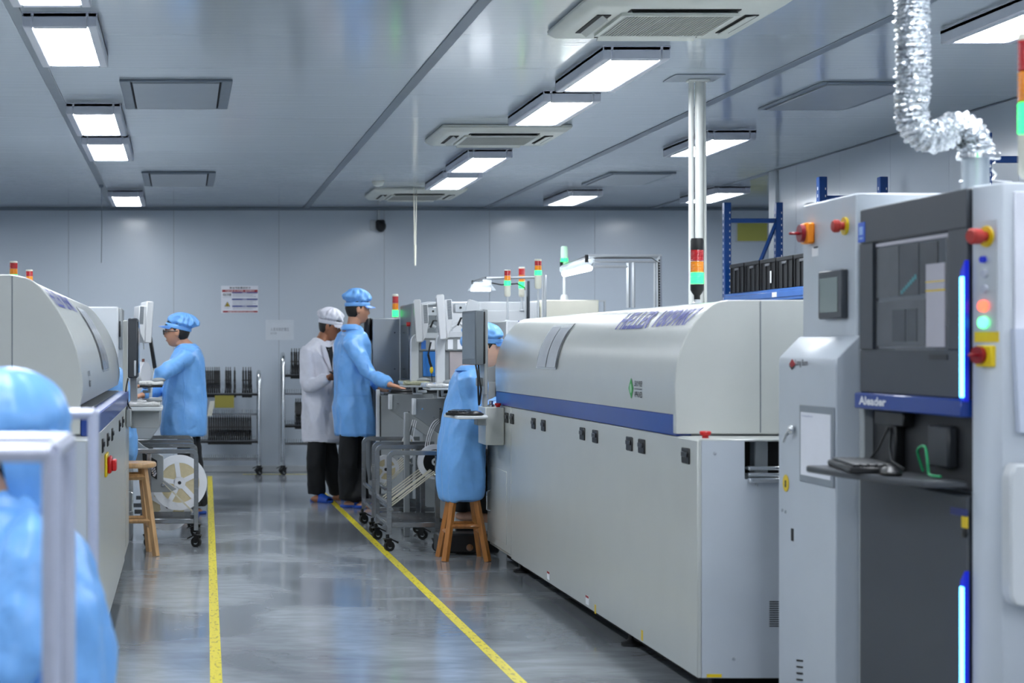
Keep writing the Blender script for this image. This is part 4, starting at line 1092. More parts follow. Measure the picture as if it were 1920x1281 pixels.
b = MB(); b.tube([P(1108, 500, D - .1), P(1115, 488, D), P(1100, 484, D), P(1160, 484, D - .02), P(1222, 484, D - .02), P(1234, 492, D - .02), P(1235, 540, D - .02), P(1235, 577, D - .02)], .004, 6); b.build('cable', black, t)
for k in range(18):
    b = MB(); z = Z(490 + k * 5, D); b.box(X(1236, D) - .012, X(1236, D) + .0, D - .026, D - .022, z, z + .012); b.build('slot', black, t)
# beacon
D = 14.8
t = thing('beacon', (X(1058, D), D, Z(562, D)), 'white cylindrical beacon glowing green at its foot beside the gantry lamp', 'signal light')
b = MB(); b.lathe((X(1058, D), D, Z(487, D)), [(.028, 0), (.029, .05), (.027, .105), (.02, .113), (0, .114)], 20); b.build('dome', mat('milky_lens', '#C8E8D4', .3, emit=.15, ecol='#A8F0C0'), t)
b = MB(); b.lathe((X(1058, D), D, Z(491, D)), [(.03, 0), (.03, .03)], 20); b.build('green_lens', green_e, t)
b = MB(); b.cyl((X(1058, D), D, Z(556, D)), (X(1058, D), D, Z(491, D)), .012, 10); b.lathe((X(1058, D), D, Z(562.8, D)), [(.035, 0), (.03, .03), (.022, .045)], 14); b.build('pole', paint_w, t)
# lamp 1
D = 14.3
t = thing('hooded_lamp', (X(960, D), D, 1.62), 'lit lamp with flared translucent shade on a grey arm above the white machines', 'work lamp', 'work lamps over the line')
bar(t, 912, 522, 1012, 520, D, D, .011, alu); bar(t, 887, 529, 912, 521, D + .6, D, .012, MATS['dark_aluminium'], 'rail'); bar(t, 887, 526, 887, 533, D + .6, D + .6, .012, black, 'end_cap')
bar(t, 986, 527, 986, 600, D, D, .012); bar(t, 991, 527, 991, 600, D, D, .010, MATS['dark_aluminium']); bar(t, 1022, 516, 1022, 600, D, D, .012); bar(t, 1018, 516, 1018, 600, D, D, .010)
bar(t, 905, 529, 921, 529, D, D, .02, alu, 'lamp_mount')
p = P(903, 545, D)
b = MB()
b.loft([[(p.x + sx*.06, D + sy*.02, p.z + .07) for sx, sy in ((-1, -1), (1, -1), (1, 1), (-1, 1))], [(p.x + sx*.105, D + sy*.07, p.z - .0) for sx, sy in ((-1, -1), (1, -1), (1, 1), (-1, 1))]], cap=False)
bmesh.ops.solidify(b.bm, geom=b.bm.faces[:], thickness=.003); b.build('lamp_shade', shade_m, t)
b = MB(); b.cyl((p.x - .085, D, p.z + .008), (p.x + .07, D, p.z + .008), .014, 10); b.build('lamp_tube', lamp_e, t)
b = MB(); b.tube([P(918, 530, D), P(940, 534, D), P(970, 532, D), P(984, 540, D), P(988, 560, D), P(988, 598, D)], .006, 6); b.build('cable', black, t)

# ================================================================== GREY CABINET + DARK-WINDOW CABINET + PLACEMENT MACHINES
t = thing('grey_cabinet', (1.8, 15.2, 0), 'plain grey machine cabinet behind the standing man in blue', 'machine cabinet')
b = MB(); b.box(X(699, 14.75), X(750, 14.75), 14.75, 15.9, .06, Z(597, 14.75), .006); b.build('body', paint_g, t)
b = MB(); b.box(1.62, 1.8, 14.8, 15.8, 0, .06); b.build('plinth', darkvoid, t)
b = MB(); b.box(X(695, 14.7), X(699, 14.7), 14.76, 15.4, .2, 1.30, .004); b.build('door', paint_m, t)
for v in (624, 692):
    b = MB(); p = P(740, v, 14.75); b.cyl((p.x, 14.752, p.z), (p.x, 14.744, p.z), .006, 8); b.build('screw', black, t)
t = thing('cabinet_monitor', (X(683, 14.5), 14.85, 1.3), 'black monitor behind the head of the standing man in blue', 'monitor')
b = MB(); b.obox(P(690, 618, 14.86), .05, .20, .20, rz=R(-12), b=.012); b.build('screen', black, t)
b = MB(); p = P(690, 618, 14.86); b.box(p.x - .01, p.x + .015, 14.86, 14.92, p.z - .25, p.z, .004); b.box(p.x - .01, 1.60, 14.86, 14.92, p.z - .27, p.z - .25); b.build('stand', alu, t)
xb = 1.81
t = thing('dark_window_cabinet', (2.2, 14.4, 0), 'dark grey machine with smoked window beside the grey cabinet', 'machine')
b = MB(); b.box(xb, 2.02, 14.02, 14.74, .06, 1.665, .01); b.build('body', mat('slate_paint', '#6E7579', .4, var=.03), t)
b = MB(); b.box(xb - .006, xb + .001, 14.12, 14.66, 1.06, 1.50, .004); b.build('window', mat('smoked_window', '#3E4347', .15, coat=.6), t)
b = MB(); b.box(xb - .008, xb + .001, 14.05, 14.72, .80, 1.0); b.build('opening', darkvoid, t)
b = MB(); b.cyl((xb, 14.09, 1.50), (xb - .03, 14.09, 1.50), .018, 12); b.build('emergency_button', red, t)
b = MB(); b.box(1.85, 2.0, 14.1, 14.7, 0, .06); b.build('plinth', darkvoid, t)

def shell(b, x0, x1, z0, z1, y0, y1, w_, rr=.08):
    """rounded door-frame shape in XZ"""
    pts_o = [(x0, z0), (x0, z1 - rr)] + [(x0 + rr - rr*math.cos(a*PI/12), z1 - rr + rr*math.sin(a*PI/12)) for a in range(1, 7)] + [(x1, z1), (x1, z0)]
    r2 = rr * .7
    pts_i = [(x1 - .001, z0), (x1 - .001, z1 - w_)] + [(x0 + w_ + r2 - r2*math.cos(a*PI/12), z1 - w_ - r2 + r2*math.sin(a*PI/12)) for a in range(6, -1, -1)] + [(x0 + w_, z0)]
    b.prism(pts_o + pts_i, 'y', y0, y1)
crt = mat('monitor_white', '#DADCDE', .4, var=.02)
def slim_monitor(c, wd, ht, th, rz, label, flip=1, bodym=None, back=True, lean=0):
    """thin monitor seen almost edge on: screen plane normal = local -x*flip"""
    t = thing('monitor', c, label, 'monitor', 'monitors on the placement machines')
    b = MB(); b.box(-th*.5, th*.5, -wd/2, wd/2, 0, ht, .006); b.xf(Matrix.Translation(c) @ Matrix.Rotation(rz, 4, 'Z') @ Matrix.Rotation(lean, 4, 'Y')); b.build('bezel', bodym or crt, t)
    b = MB(); b.box(-flip*(th*.5 + .001), -flip*(th*.5 - .004), -wd/2 + .02, wd/2 - .02, .03, ht - .02); b.xf(Matrix.Translation(c) @ Matrix.Rotation(rz, 4, 'Z') @ Matrix.Rotation(lean, 4, 'Y')); b.build('screen', MATS['smoked_window'], t)
    if back:
        M_ = Matrix.Translation(c) @ Matrix.Rotation(rz, 4, 'Z') @ Matrix.Rotation(lean, 4, 'Y')
        b = MB(); y0_ = -wd/2 + .02
        b.prism([(flip*th*.5, .0), (flip*(th*.5 + .035), .07), (flip*(th*.5 + .05), ht*.5), (flip*(th*.5 + .05), ht*.88), (flip*th*.5, ht*.88)], 'y', y0_, wd/2 - .02, .004); b.xf(M_); bk = b.build('back_cover', crt, t)
        n_ = 14
        for k in range(n_):
            z = ht * (.45 + .4 * k / (n_ - 1))
            b = MB(); x_ = flip*(th*.5 + .030); b.box(x_ - .014, x_ + .014, y0_ - .0012, y0_ + .001, z - .0035, z + .0035); b.xf(M_); b.build('vent_slot', joint_m, bk)
    return t

def mount_machine(x0, y0, y1, mu, label, s=1, tray_lb='', panel='blue'):
    """placement machine; aisle side at x0, near end at y0"""
    t = thing('placement_machine', (x0 + s*.3, (y0+y1)/2, 0), label, 'machine', 'placement machines')
    def bx(mb, d0, d1, *a, **k): return mb.box(x0 + s*d0, x0 + s*d1, *a, **k)
    b = MB(); bx(b, .09, .40, y0 + .03, y0 + .62, .06, 1.08, b=.006); b.build('body', paint_g, t)
    b = MB(); bx(b, .10, .38, y0 + .1, y1 - .1, 0, .06); b.build('plinth', darkvoid, t)
    # upper frame
    b = MB()
    pts = [(.0, 1.07), (.0, 1.35)] + [(.07 - .07*math.cos(a*PI/10), 1.35 + .07*math.sin(a*PI/10)) for a in range(1, 6)] + [(.40, 1.42), (.40, 1.38)] + [(.10 - .045*math.cos(a*PI/10), 1.335 + .045*math.sin(a*PI/10)) for a in range(5, -1, -1)] + [(.055, 1.07)]
    b.prism([(x0 + s*d, z) for d, z in pts], 'y', y0, y0 + .07, .002); b.build('upper_frame', paint_w, t, 30)
    b = MB(); bx(b, .058, .40, y0 + .04, y0 + .068, 1.08, 1.37); b.build('inner_wall', paint_m, t)
    b = MB(); bx(b, .056, .30, y0 + .015, y0 + .035, 1.29, 1.378, b=.003); b.build('label_rail', paint_g, t)
    for d, m in ((.075, beamblue if panel == 'blue' else whiteprint), (.14, whiteprint)):
        b = MB(); bx(b, d, d + .035, y0 + .010, y0 + .015, 1.30, 1.365); b.build('label', m, t)
    b = MB(); bx(b, .09, .20, y0 + .028, y0 + .04, 1.10, 1.285, b=.003); b.build('cover_panel', mat('blue_film', '#3F86D8', .2, coat=.5) if panel == 'blue' else mat('rosy_film', '#B8AFB0', .2, coat=.6), t)
    b = MB(); bx(b, .235, .25, y0 + .0, y0 + .03, 1.06, 1.34); b.build('strut', alu, t)
    b = MB(); bx(b, .27, .33, y0 + .0, y0 + .05, 1.20, 1.25, b=.006); b.build('motor', darkred if panel != 'blue' else black, t)
    b = MB(); b.tube([(x0 + s*.22, y0 + .0, 1.24), (x0 + s*.235, y0 - .01, 1.17), (x0 + s*.25, y0, 1.12), (x0 + s*.24, y0, 1.08)], .006, 6); b.build('hose', black, t)
    # dark slot under the upper frame
    b = MB(); bx(b, .02, .20, y0 + .0, y0 + .06, .98, 1.05); b.build('recess', darkvoid, t)
    # feeder base side plate (wedge)
    b = MB(); q = [(-.02, 1.0), (.30, 1.0), (.30, .70), (.24, .70), (.02, .86), (-.02, .88)]
    b.prism([(x0 + s*(d - .14), z - .03) for d, z in q], 'y', y0 - .02, y0 + .01, .003); wp = b.build('side_plate', paint_m, t)
    b = MB(); bx(b, -.165, -.14, y0 - .03, y0 + .03, .86, .97, b=.003); b.build('bracket', paint_w, wp)
    for d, z in ((-.1, .90), (.02, .90), (-.02, .84), (.1, .78)):
        b = MB(); b.cyl((x0 + s*d, y0 - .02, z), (x0 + s*d, y0 - .025, z), .006, 8); b.build('bolt', chrome, wp)
    # arm bracket for the monitor
    b = MB(); b.prism([(x0 + s*d, z) for d, z in ((.20, 1.42), (.32, 1.42), (.30, 1.62), (.235, 1.64), (.20, 1.55))], 'y', y0 + .10, y0 + .15, .004); b.build('monitor_arm', paint_w, t)
    b = MB(); bx(b, .13, .21, y0 + .07, y0 + .15, 1.545, 1.61, b=.006); ab = b.build('arm_joint', alu, t)
    b = MB(); b.cyl((x0 + s*.17, y0 + .072, 1.58), (x0 + s*.17, y0 + .062, 1.58), .008, 10); b.build('bolt', black, ab)
    b = MB(); b.tube([(x0 + s*.15, y0 + .06, 1.46), (x0 + s*.17, y0 + .05, 1.51), (x0 + s*.21, y0 + .05, 1.51), (x0 + s*.24, y0 + .05, 1.46), (x0 + s*.22, y0 + .06, 1.43)], .007, 8); b.build('hose', black, t)
    b = MB(); b.tube([(x0 + s*.10, y0 + .08, 1.44), (x0 + s*.16, y0 + .07, 1.48), (x0 + s*.19, y0 + .07, 1.46)], .012, 8); b.build('hose', paint_w, t)
    return t

def wrapped_keyboard(c, sx, sy, label, tint=None):
    t = thing('wrapped_keyboard', c, label, 'keyboard', 'plastic wrapped keyboards on swing trays')
    b = MB(); b.box(-sx/2, sx/2, -sy/2, sy/2, 0, .028, .01, 2)
    bmesh.ops.subdivide_edges(b.bm, edges=b.bm.edges[:], cuts=5, use_grid_fill=True)
    for v in b.bm.verts:
        n_ = noise.noise(v.co * 22 + Vector(c)); v.co += Vector((0, 0, .010 * n_ if v.co.z > .01 else 0)); v.co.x *= 1 + .02 * n_
    b.xf(Matrix.Translation(c)); b.build('wrap', tint or wrap, t, 25)
    b = MB(); b.box(-sx/2 + .02, sx/2 - .02, -sy/2 + .02, sy/2 - .02, .003, .02); b.xf(Matrix.Translation(c)); b.build('case', cream, t)
    b = MB(); b.sphere((0, 0, 0), (.05, .035, .018), 14, 8); b.xf(Matrix.Translation(Vector(c) + Vector((sx*.3, -sy*.3, .036)))); b.build('mouse', paint_m, t)
    return t
def tray(c, sx, sy, label, arm=None, m=None):
    t = thing('swing_tray', c, label, 'tray', 'swing-out keyboard trays')
    b = MB(); b.box(c[0] - sx/2, c[0] + sx/2, c[1] - sy/2, c[1] + sy/2, c[2] - .014, c[2], .004); b.build('plate', m or paint_w, t)
    b = MB(); b.tube([(c[0] + arm * .3, c[1] + .05, c[2] - .014), (c[0] + arm * .3, c[1] + .05, c[2] - .05), (c[0] + arm, c[1] + .08, c[2] - .05)], .012, 8); b.build('arm', alu, t)
    return t
m1 = mount_machine(1.665, 12.90, 13.95, 0, 'farther placement machine with blue film in its opening', panel='blue')
m2 = mount_machine(1.695, 11.80, 12.70, 0, 'nearer placement machine with rosy film in its opening', panel='rose')
c = P(786, 642, 12.95); slim_monitor(c, .38, .31, .05, R(-7), 'white monitor edge-on above farther placement machine', flip=1, lean=R(-3))
c = P(830, 637, 11.9); slim_monitor(c, .38, .30, .05, R(-7), 'white monitor edge-on above nearer placement machine', flip=1, lean=R(-4))
ctr = P(776, 722, 12.75); tray((ctr.x, ctr.y, ctr.z), .17, .34, 'pale swing tray of the farther placement machine', .10)
wrapped_keyboard((ctr.x, ctr.y, ctr.z + .001), .19, .33, 'yellowish plastic wrapped keyboard on the farther tray', mat('yellowed_wrap', '#C9C8A6', .15, var=.14, scale=30, bump=.5, bscale=90, coat=.6))
ctr = P(823, 727, 11.65); tray((ctr.x, ctr.y, ctr.z), .17, .34, 'pale swing tray of the nearer placement machine', .10)
wrapped_keyboard((ctr.x, ctr.y, ctr.z + .001), .20, .33, 'clear plastic wrapped keyboard on the nearer tray')
# yellow remote hanging
D = 12.85
t = thing('hand_controller', P(809, 700, D), 'small yellow controller hanging from a black cord between the placement machines', 'controller')
b = MB(); b.sphere(P(809, 694, D), (.013, .012, .026), 12, 10); b.build('grip', yellow, t)
b = MB(); b.tube([P(803, 665, D), P(806, 680, D), P(809, 688, D)], .009, 8); b.tube([P(809, 700, D), P(810, 716, D)], .003, 6); b.tube([P(803, 665, D), P(808, 642, D + .062)], .006, 6); b.build('cord', black, t)
# black units beside the nearer machine
t = thing('black_unit', (1.95, 11.6, .8), 'black unit under the nearer swing tray beside the seated woman', 'machine unit')
b = MB(); b.box(1.74, 1.98, 11.55, 11.75, .86, .99, .006); b.build('upper_box', black, t)
b = MB(); b.box(1.70, 1.76, 11.45, 11.72, .80, .90, .006); b.build('lower_box', black, t)
b = MB(); b.cyl((1.71, 11.44, .86), (1.71, 11.40, .86), .012, 10); b.build('knob', chrome, t)
# bench shelf where the standing man works
D = 13.85
t = thing('work_shelf', (1.72, D, .95), 'dark shelf under the hand of the standing man in blue', 'shelf')
b = MB(); b.box(X(716, D), X(775, D), D - .12, D + .1, Z(740, D), Z(736, D), .003); b.build('plate', mat('shelf_dark', '#3A3D40', .35), t)
b = MB(); b.box(X(738, D), X(748, D), D - .06, D, Z(748, D), Z(740, D), .003); b.build('bracket', steel, t)
kb = Vector((X(750, D), D - .03, Z(736, D)))
keyboard(kb, .17, .14, 0, 'small black keypad under the hand of the standing man in blue')
# grey machine base panels below
t = thing('conveyor_machine', (1.75, 14.3, 0), 'mid-grey machine with flat panels behind the feeder carts', 'machine')
b = MB(); b.box(X(706, 13.95), X(712, 13.95), 13.95, 14.0, .1, .98, .003); b.build('post', paint_w, t)
b = MB(); b.prism([(X(714, 13.97), .15), (X(760, 13.97), .15), (X(757, 13.97), .60), (X(773, 13.97), .72), (X(773, 13.97), .93), (X(714, 13.97), .93)], 'y', 13.96, 14.0, .004); b.build('panel', paint_g, t)
b = MB(); b.box(X(712, 13.97), X(714, 13.97), 13.965, 13.99, .15, .93); b.build('gap', darkvoid, t)

# ================================================================== FEEDER CARTS
def arch(b, x0, x1, y, zt, z0, r, w_, th, mirror=1):
    """flat-bar arch (rounded top corner at x0), bar runs to x1"""
    s = 1 if x1 > x0 else -1
    o = [(x0, z0), (x0, zt - r)] + [(x0 + s*(r - r*math.cos(a*PI/12)), zt - r + r*math.sin(a*PI/12)) for a in range(1, 7)] + [(x1, zt)]
    i = [(x1, zt - w_)] + [(x0 + s*(w_ + (r-w_) - (r-w_)*math.cos(a*PI/12)), zt - w_ - (r-w_) + (r-w_)*math.sin(a*PI/12)) for a in range(6, -1, -1)] + [(x0 + s*w_, z0)]
    b.prism(o + i, 'y', y - th/2, y + th/2, .002)
def cart(x0, s, ya, yb, zt, label, Lx=.44):
    """x0 aisle side; ya near frame; yb far frame"""
    t = thing('feeder_cart', (x0 + s*.35, (ya+yb)/2, 0), label, 'cart', 'steel feeder carts')
    for y in (ya, yb):
        b = MB(); arch(b, x0, x0 + s*Lx, y, zt, .11, .05, .03, .03); b.build('end_frame', steel, t, 30)
        b = MB(); b.box(x0 + s*(Lx - .13), x0 + s*(Lx - .10), y - .013, y + .013, .11, zt - .03, .002); b.build('leg', steel, t)
        b = MB(); b.box(x0 + s*.03, x0 + s*Lx, y - .012, y + .012, .155, .185, .002); b.build('cross_rail', steel, t)
        caster(t, x0 + s*.015, y, 1.05, R(200 if s > 0 else -25)); caster(t, x0 + s*(Lx - .115), y, 1.05, R(160))
    for x, z in ((x0 + s*.015, .30 if s > 0 else .25), (x0 + s*.015, .17), (x0 + s*(Lx - .115), .17)):
        b = MB(); b.box(x - .012, x + .012, ya + .015, yb - .015, z - .012, z + .012, .002); b.build('side_rail', steel, t)
    # wire shelf
    b = MB()
    for k in range(16):
        y = ya + .03 + (yb - ya - .06) * k / 15; b.box(x0 + s*.03, x0 + s*(Lx - .05), y - .002, y + .002, .183, .187)
    for k in range(4):
        x = x0 + s*(.08 + .10*k); b.box(x - .002, x + .002, ya, yb, .179, .183)
    g = b.build('wire_shelf', steel, t); g['kind'] = 'stuff'
    return t
tape_c = mat('carrier_tape', '#CFC9B4', .45, var=.06)
def guides(par, x0, z0, x1, z1, ya, yb, ys, lb, name='tape_guide'):
    """parallel strips of carrier tape from low aisle side to high machine side"""
    ORD = ['nearest', 'second nearest', 'third nearest', 'fourth nearest', 'fifth nearest', 'sixth nearest', 'seventh nearest']
    for k, y in enumerate(ys):
        q = thing('component_tape', (x0, y, z0), ORD[k] + ' ' + lb, 'component tape', 'component tapes on ' + par)
        b = MB(); d = Vector((x1 - x0, 0, z1 - z0)); n_ = Vector((-d.z, 0, d.x)).normalized() * .004
        a, c = Vector((x0, y, z0)), Vector((x1, y, z1)); wd = Vector((0, .008, 0))
        for dy in (-.011, .011):
            e = Vector((0, dy, 0))
            b._add([a - wd*.45 + e, a + wd*.45 + e, c + wd*.45 + e, c - wd*.45 + e, a - wd*.45 + e + n_, a + wd*.45 + e + n_, c + wd*.45 + e + n_, c - wd*.45 + e + n_], [(0, 1, 2, 3), (7, 6, 5, 4), (0, 4, 5, 1), (1, 5, 6, 2), (2, 6, 7, 3), (3, 7, 4, 0)])
        b.build('strip', tape_c, q)
    for (x, z, nm) in ((x0, z0, 'low'), (x1, z1, 'high')):
        b = MB(); b.box(x - .012, x + .012, ya, yb, z - .028, z - .008, .004); b.build('guide_bar', steel, PARENT)
X0 = 1.305
cB = cart(X0, 1, 11.32, 12.02, .648, 'nearest steel feeder cart of the right line, tapes fanned across it')
PARENT = cB
guides('the near right cart', X0 + .03, .285, X(805, 11.65), .505, 11.30, 12.02, [11.35, 11.43, 11.54, 11.60, 11.72, 11.83, 11.94], 'pale component tape slanting across the near right feeder cart')
cA = cart(X0 + .02, 1, 12.42, 13.12, .648, 'farther steel feeder cart of the right line, beside slippers of man in blue')
PARENT = cA
guides('the far right cart', X0 + .12, .33, X(762, 12.7), .50, 12.42, 13.1, [12.47 + .10*k for k in range(6)], 'pale component tape on the farther right feeder cart')
# component reels
reel_w = mat('reel_white_plastic', '#E4E6EA', .4, var=.02); reel_t = mat('tape_wound', '#C9BC98', .5, var=.06, scale=40); reel_k = mat('reel_black', '#17181A', .4)
def reel(c, r, yaw, label, m=reel_w, hub=None, spokes=5, gap=.016, inner=.28, ang0=.3):
    t = thing('component_reel', c, label, 'reel', 'component reels')
    M_ = Matrix.Translation(Vector(c)) @ Matrix.Rotation(yaw, 4, 'Z')
    for sd in (-1, 1):
        b = MB(); y = sd * gap
        # outer ring + hub + spokes
        def ringp(ra, rb, n_=40):
            vs_ = []
            for k in range(n_):
                a = 2*PI*k/n_
                for rr_, yy in ((ra, y - .001), (rb, y - .001), (rb, y + .001), (ra, y + .001)): vs_.append((rr_*math.cos(a), yy, rr_*math.sin(a)))
            fs = []
            for k in range(n_):
                p = 4*k; q = 4*((k+1) % n_)
                fs += [(p, p+1, q+1, q), (p+1, p+2, q+2, q+1), (p+2, p+3, q+3, q+2), (p+3, p, q, q+3)]
            b._add(vs_, fs)
        ringp(r*.72, r); ringp(.008, r*inner)
        for k in range(spokes):
            a = 2*PI*k/spokes + ang0
            q = MB(); q.box(r*inner*.8, r*.76, y - .001, y + .001, -r*.085, r*.085); q.xf(Matrix.Rotation(-a, 4, 'Y')); b.merge(q)
        bmesh.ops.recalc_face_normals(b.bm, faces=b.bm.faces); b.xf(M_); b.build('flange', m, t)
    b = MB(); b.lathe((0, 0, 0), [(r*.24, -gap + .002), (r*.80, -gap + .002), (r*.80, gap - .002), (r*.24, gap - .002)], 40, 'y'); b.xf(M_); b.build('wound_tape', hub or reel_t, t)
    b = MB(); b.lathe((0, 0, 0), [(.006, -gap - .004), (.012, -gap - .004), (.012, gap + .004), (.006, gap + .004)], 12, 'y'); b.xf(M_); b.build('core', reel_k, t)
    return t
D = 11.65; reel((X(815, D), D, Z(866, D)), .115, R(8), 'black centred white reel on the near right feeder cart', hub=reel_k, inner=.22, spokes=0)
D = 12.6; reel((X(722, D), D, Z(880, D)), .10, R(12), 'frosted white reel behind the frames of the right feeder carts')
D = 12.7; reel((X(765, D), D, Z(838, D)), .085, R(60), 'thin white reel rim above the farther right feeder cart')
# carrier tape ribbons rising to the machines
def ribbons(lab, lines, D0):
    t = thing('tape_ribbons', P(lines[0][0][0], lines[0][0][1], D0), lab, 'component tape')
    for ln in lines:
        b = MB(); pts_ = catmull([P(u, v, D0) for u, v in ln], 6); b.tube(pts_, .0045, 4, ell=.4); b.build('ribbon', whiteprint, t)
ribbons('white tape ribbons rising above the farther right cart', [[(765, 833), (768, 810), (774, 787)], [(769, 833), (772, 810), (778, 787)], [(773, 833), (776, 812), (781, 789)]], 12.6)
ribbons('white tape ribbons curving up from the near right cart', [[(795, 850), (801, 818), (810, 795), (822, 785)], [(799, 850), (804, 820), (813, 798), (824, 787)], [(803, 850), (807, 822), (816, 800), (825, 790)]], 11.7)
# dark boxes under and behind the carts
b = MB(); b.box(X(762, 12.1), X(772, 12.1), 12.2, 12.26, .0, .86, .004); tag(b.build('machine_upright', paint_m), 'grey upright between the two right feeder carts', 'post')
t = thing('black_toolbox', (1.78, 11.2, 0), 'black box on the floor beneath the near feeder cart', 'box')
b = MB(); b.box(1.60, 1.99, 11.10, 11.28, .012, .135, .012); b.build('body', black, t)
b = MB(); b.cyl((1.80, 11.097, .05), (1.80, 11.09, .05), .022, 14); b.build('wheel', chrome, t)
t = thing('white_floor_unit', (1.87, 11.4, 0), 'pale floor unit behind the wooden stool of the seated woman', 'machine unit')
b = MB(); b.box(X(863, 11.25), X(905, 11.25), 11.45, 11.53, .17, .42, .006); b.build('body', paint_w, t)
b = MB(); b.box(X(866, 11.25), X(900, 11.25), 11.46, 11.52, 0, .17); b.build('foot', darkvoid, t)

# ================================================================== OPERATOR STATION OF THE RIGHT OVEN
t = thing('operator_station', (1.82, 10.5, .78), 'grey operator post at the far end of the right oven', 'operator post')
b = MB(); b.box(1.782, 1.893, 10.40, 10.66, Z(835, 10.4), Z(764, 10.4), .004); b.build('control_box', paint, t)
b = MB(); b.box(1.785, 1.812, 10.50, 10.56, Z(764, 10.4), 1.10, .003); b.box(1.781, 1.803, 10.44, 10.60, 1.03, Z(580, 10.45), .003); b.build('post', paint_g, t)
b = MB(); b.box(1.75, 1.781, 10.50, 10.56, 1.08, 1.13, .004); b.build('monitor_bracket', paint_m, t)
b = MB(); b.lathe((1.84, 10.55, Z(764, 10.4)), [(.02, 0), (.02, .01), (.012, .016), (.012, .03), (.016, .034), (0, .036)], 14); b.build('knob', chrome, t)
b = MB(); b.lathe((1.868, 10.47, Z(764, 10.4)), [(.013, 0), (.013, .006), (.019, .01), (.019, .022), (0, .024)], 16); b.build('emergency_button', red, t)
slim = thing('oven_monitor', (1.70, 10.35, 1.2), 'dark grey monitor on the operator post of the right oven', 'monitor')
Mx = Matrix.Translation((1.722, 10.52, 0)) @ Matrix.Rotation(R(6), 4, 'Z')
z0_, z1_ = Z(684, 10.5), Z(583, 10.5)
b = MB(); b.box(-.02, .028, -.155, .155, z0_, z1_, .004); b.xf(Mx); b.build('case', mat('monitor_grey', '#646C72', .35, var=.03), slim)
b = MB(); b.box(.028, .040, -.150, .14, z0_ + .006, z1_ - .006, .004); b.xf(Mx); b.build('back_cover', black, slim)
b = MB(); b.box(-.0215, -.0195, -.142, .142, z0_ + .035, z1_ - .012); b.xf(Mx); b.build('screen', mat('slate_screen', '#6C767C', .25, coat=.4), slim)
b = MB(); b.tube([P(897, 685, 10.45), P(898, 705, 10.42), P(902, 730, 10.42), P(899, 758, 10.44)], .006, 6); b.tube([P(892, 684, 10.45), P(896, 708, 10.42), P(897, 740, 10.42), P(898, 760, 10.44)], .006, 6)
tag(b.build('monitor_cables', black), 'two black cables hanging below the dark grey monitor', 'cable')
ctr = P(873, 778, 10.42)
t = thing('keyboard_tray', (ctr.x, 10.42, ctr.z), 'pale tray with black keyboard on the operator post of the right oven', 'tray')
b = MB(); b.prism([(X(833, 10.56), 10.58), (X(858, 10.22), 10.20), (X(914, 10.25), 10.23), (X(911, 10.56), 10.58)], 'z', ctr.z - .018, ctr.z, .003); b.build('plate', paint_w, t)
b = MB(); b.box(X(893, 10.4), X(910, 10.4), 10.36, 10.48, ctr.z - .06, ctr.z - .018, .003); b.build('arm', paint_g, t)
keyboard(Vector((X(862, 10.42), 10.43, ctr.z)), .30, .13, R(75), 'black keyboard on the pale tray of the right oven post')
mouse((X(889, 10.3), 10.28, ctr.z), R(10), 'black mouse on the pale tray of the right oven post')
b = MB(); b.sphere((X(897, 10.4), 10.40, ctr.z + .012), (.02, .02, .012), 10, 8); b.sphere((X(892, 10.4), 10.42, ctr.z + .012), (.012, .012, .012), 10, 8); tag(b.build('blue_cloth_scrap', mat('bright_blue_cloth', '#1F6AE0', .5)), 'small bright blue scrap on the tray beside the mouse', 'cloth scrap')

# ================================================================== LEFT LINE
t = thing('left_operator_station', (-.33, 10.5, .78), 'grey operator post at the far end of the left oven', 'operator post')
b = MB(); b.box(X(231, 10.95), X(240, 10.95), 10.91, 10.98, Z(815, 10.95), Z(601, 10.95), .003); b.build('post', paint, t)
b = MB(); b.box(X(244, 10.6), X(257, 10.6), 10.62, 10.70, Z(775, 10.6), Z(700, 10.6), .003); b.build('arm_post', paint_g, t)
b = MB(); b.box(-.338, X(246, 10.3), 10.26, 10.7, Z(800, 10.3), Z(768, 10.3), .003); b.build('control_box', paint_g, t)
b = MB(); q = P(218, 757, 10.2); b.lathe((-.365, 10.2, .965), [(.014, 0), (.014, .05), (.02, .055), (.02, .07), (0, .075)], 12); b.build('button', black, t)
t = thing('left_oven_monitor', (-.31, 10.5, 1.12), 'thin dark monitor seen edge-on at the end of the left oven', 'monitor')
b = MB(); b.box(X(240.5, 10.5), X(258, 10.5), 10.45, 10.80, Z(709, 10.5), Z(597, 10.5), .006); b.build('case', paint_d, t)
b = MB(); b.box(X(258, 10.5), X(260, 10.5), 10.47, 10.78, Z(700, 10.5), Z(603, 10.5), .002); b.build('screen', MATS['smoked_window'], t)
b = MB(); b.box(X(251, 10.4), X(255, 10.4), 10.40, 10.44, Z(705, 10.4), Z(676, 10.4), .003); b.build('handle', alu, t)
b = MB(); b.tube(catmull([P(240, 710, 10.45), P(236, 735, 10.4), P(240, 758, 10.4), P(246, 768, 10.4)], 5), .005, 6); tag(b.build('left_monitor_cable', black), 'black cable curving below the thin dark monitor at left', 'cable')
ctr = P(272, 758, 10.6)
t = thing('left_keyboard_tray', (ctr.x, 10.6, ctr.z), 'pale tray of the left oven carrying a wrapped keyboard', 'tray')
b = MB(); b.box(X(240, 10.5), X(305, 10.5), 10.40, 10.75, ctr.z - .035, ctr.z - .01, .005); b.build('plate', paint_w, t)
b = MB(); b.prism([(X(246, 10.6), ctr.z - .035), (X(300, 10.6), ctr.z - .035), (X(299, 10.6), ctr.z - .14), (X(246, 10.6), ctr.z - .14)], 'y', 10.5, 10.7, .004); b.build('drawer', paint_g, t)
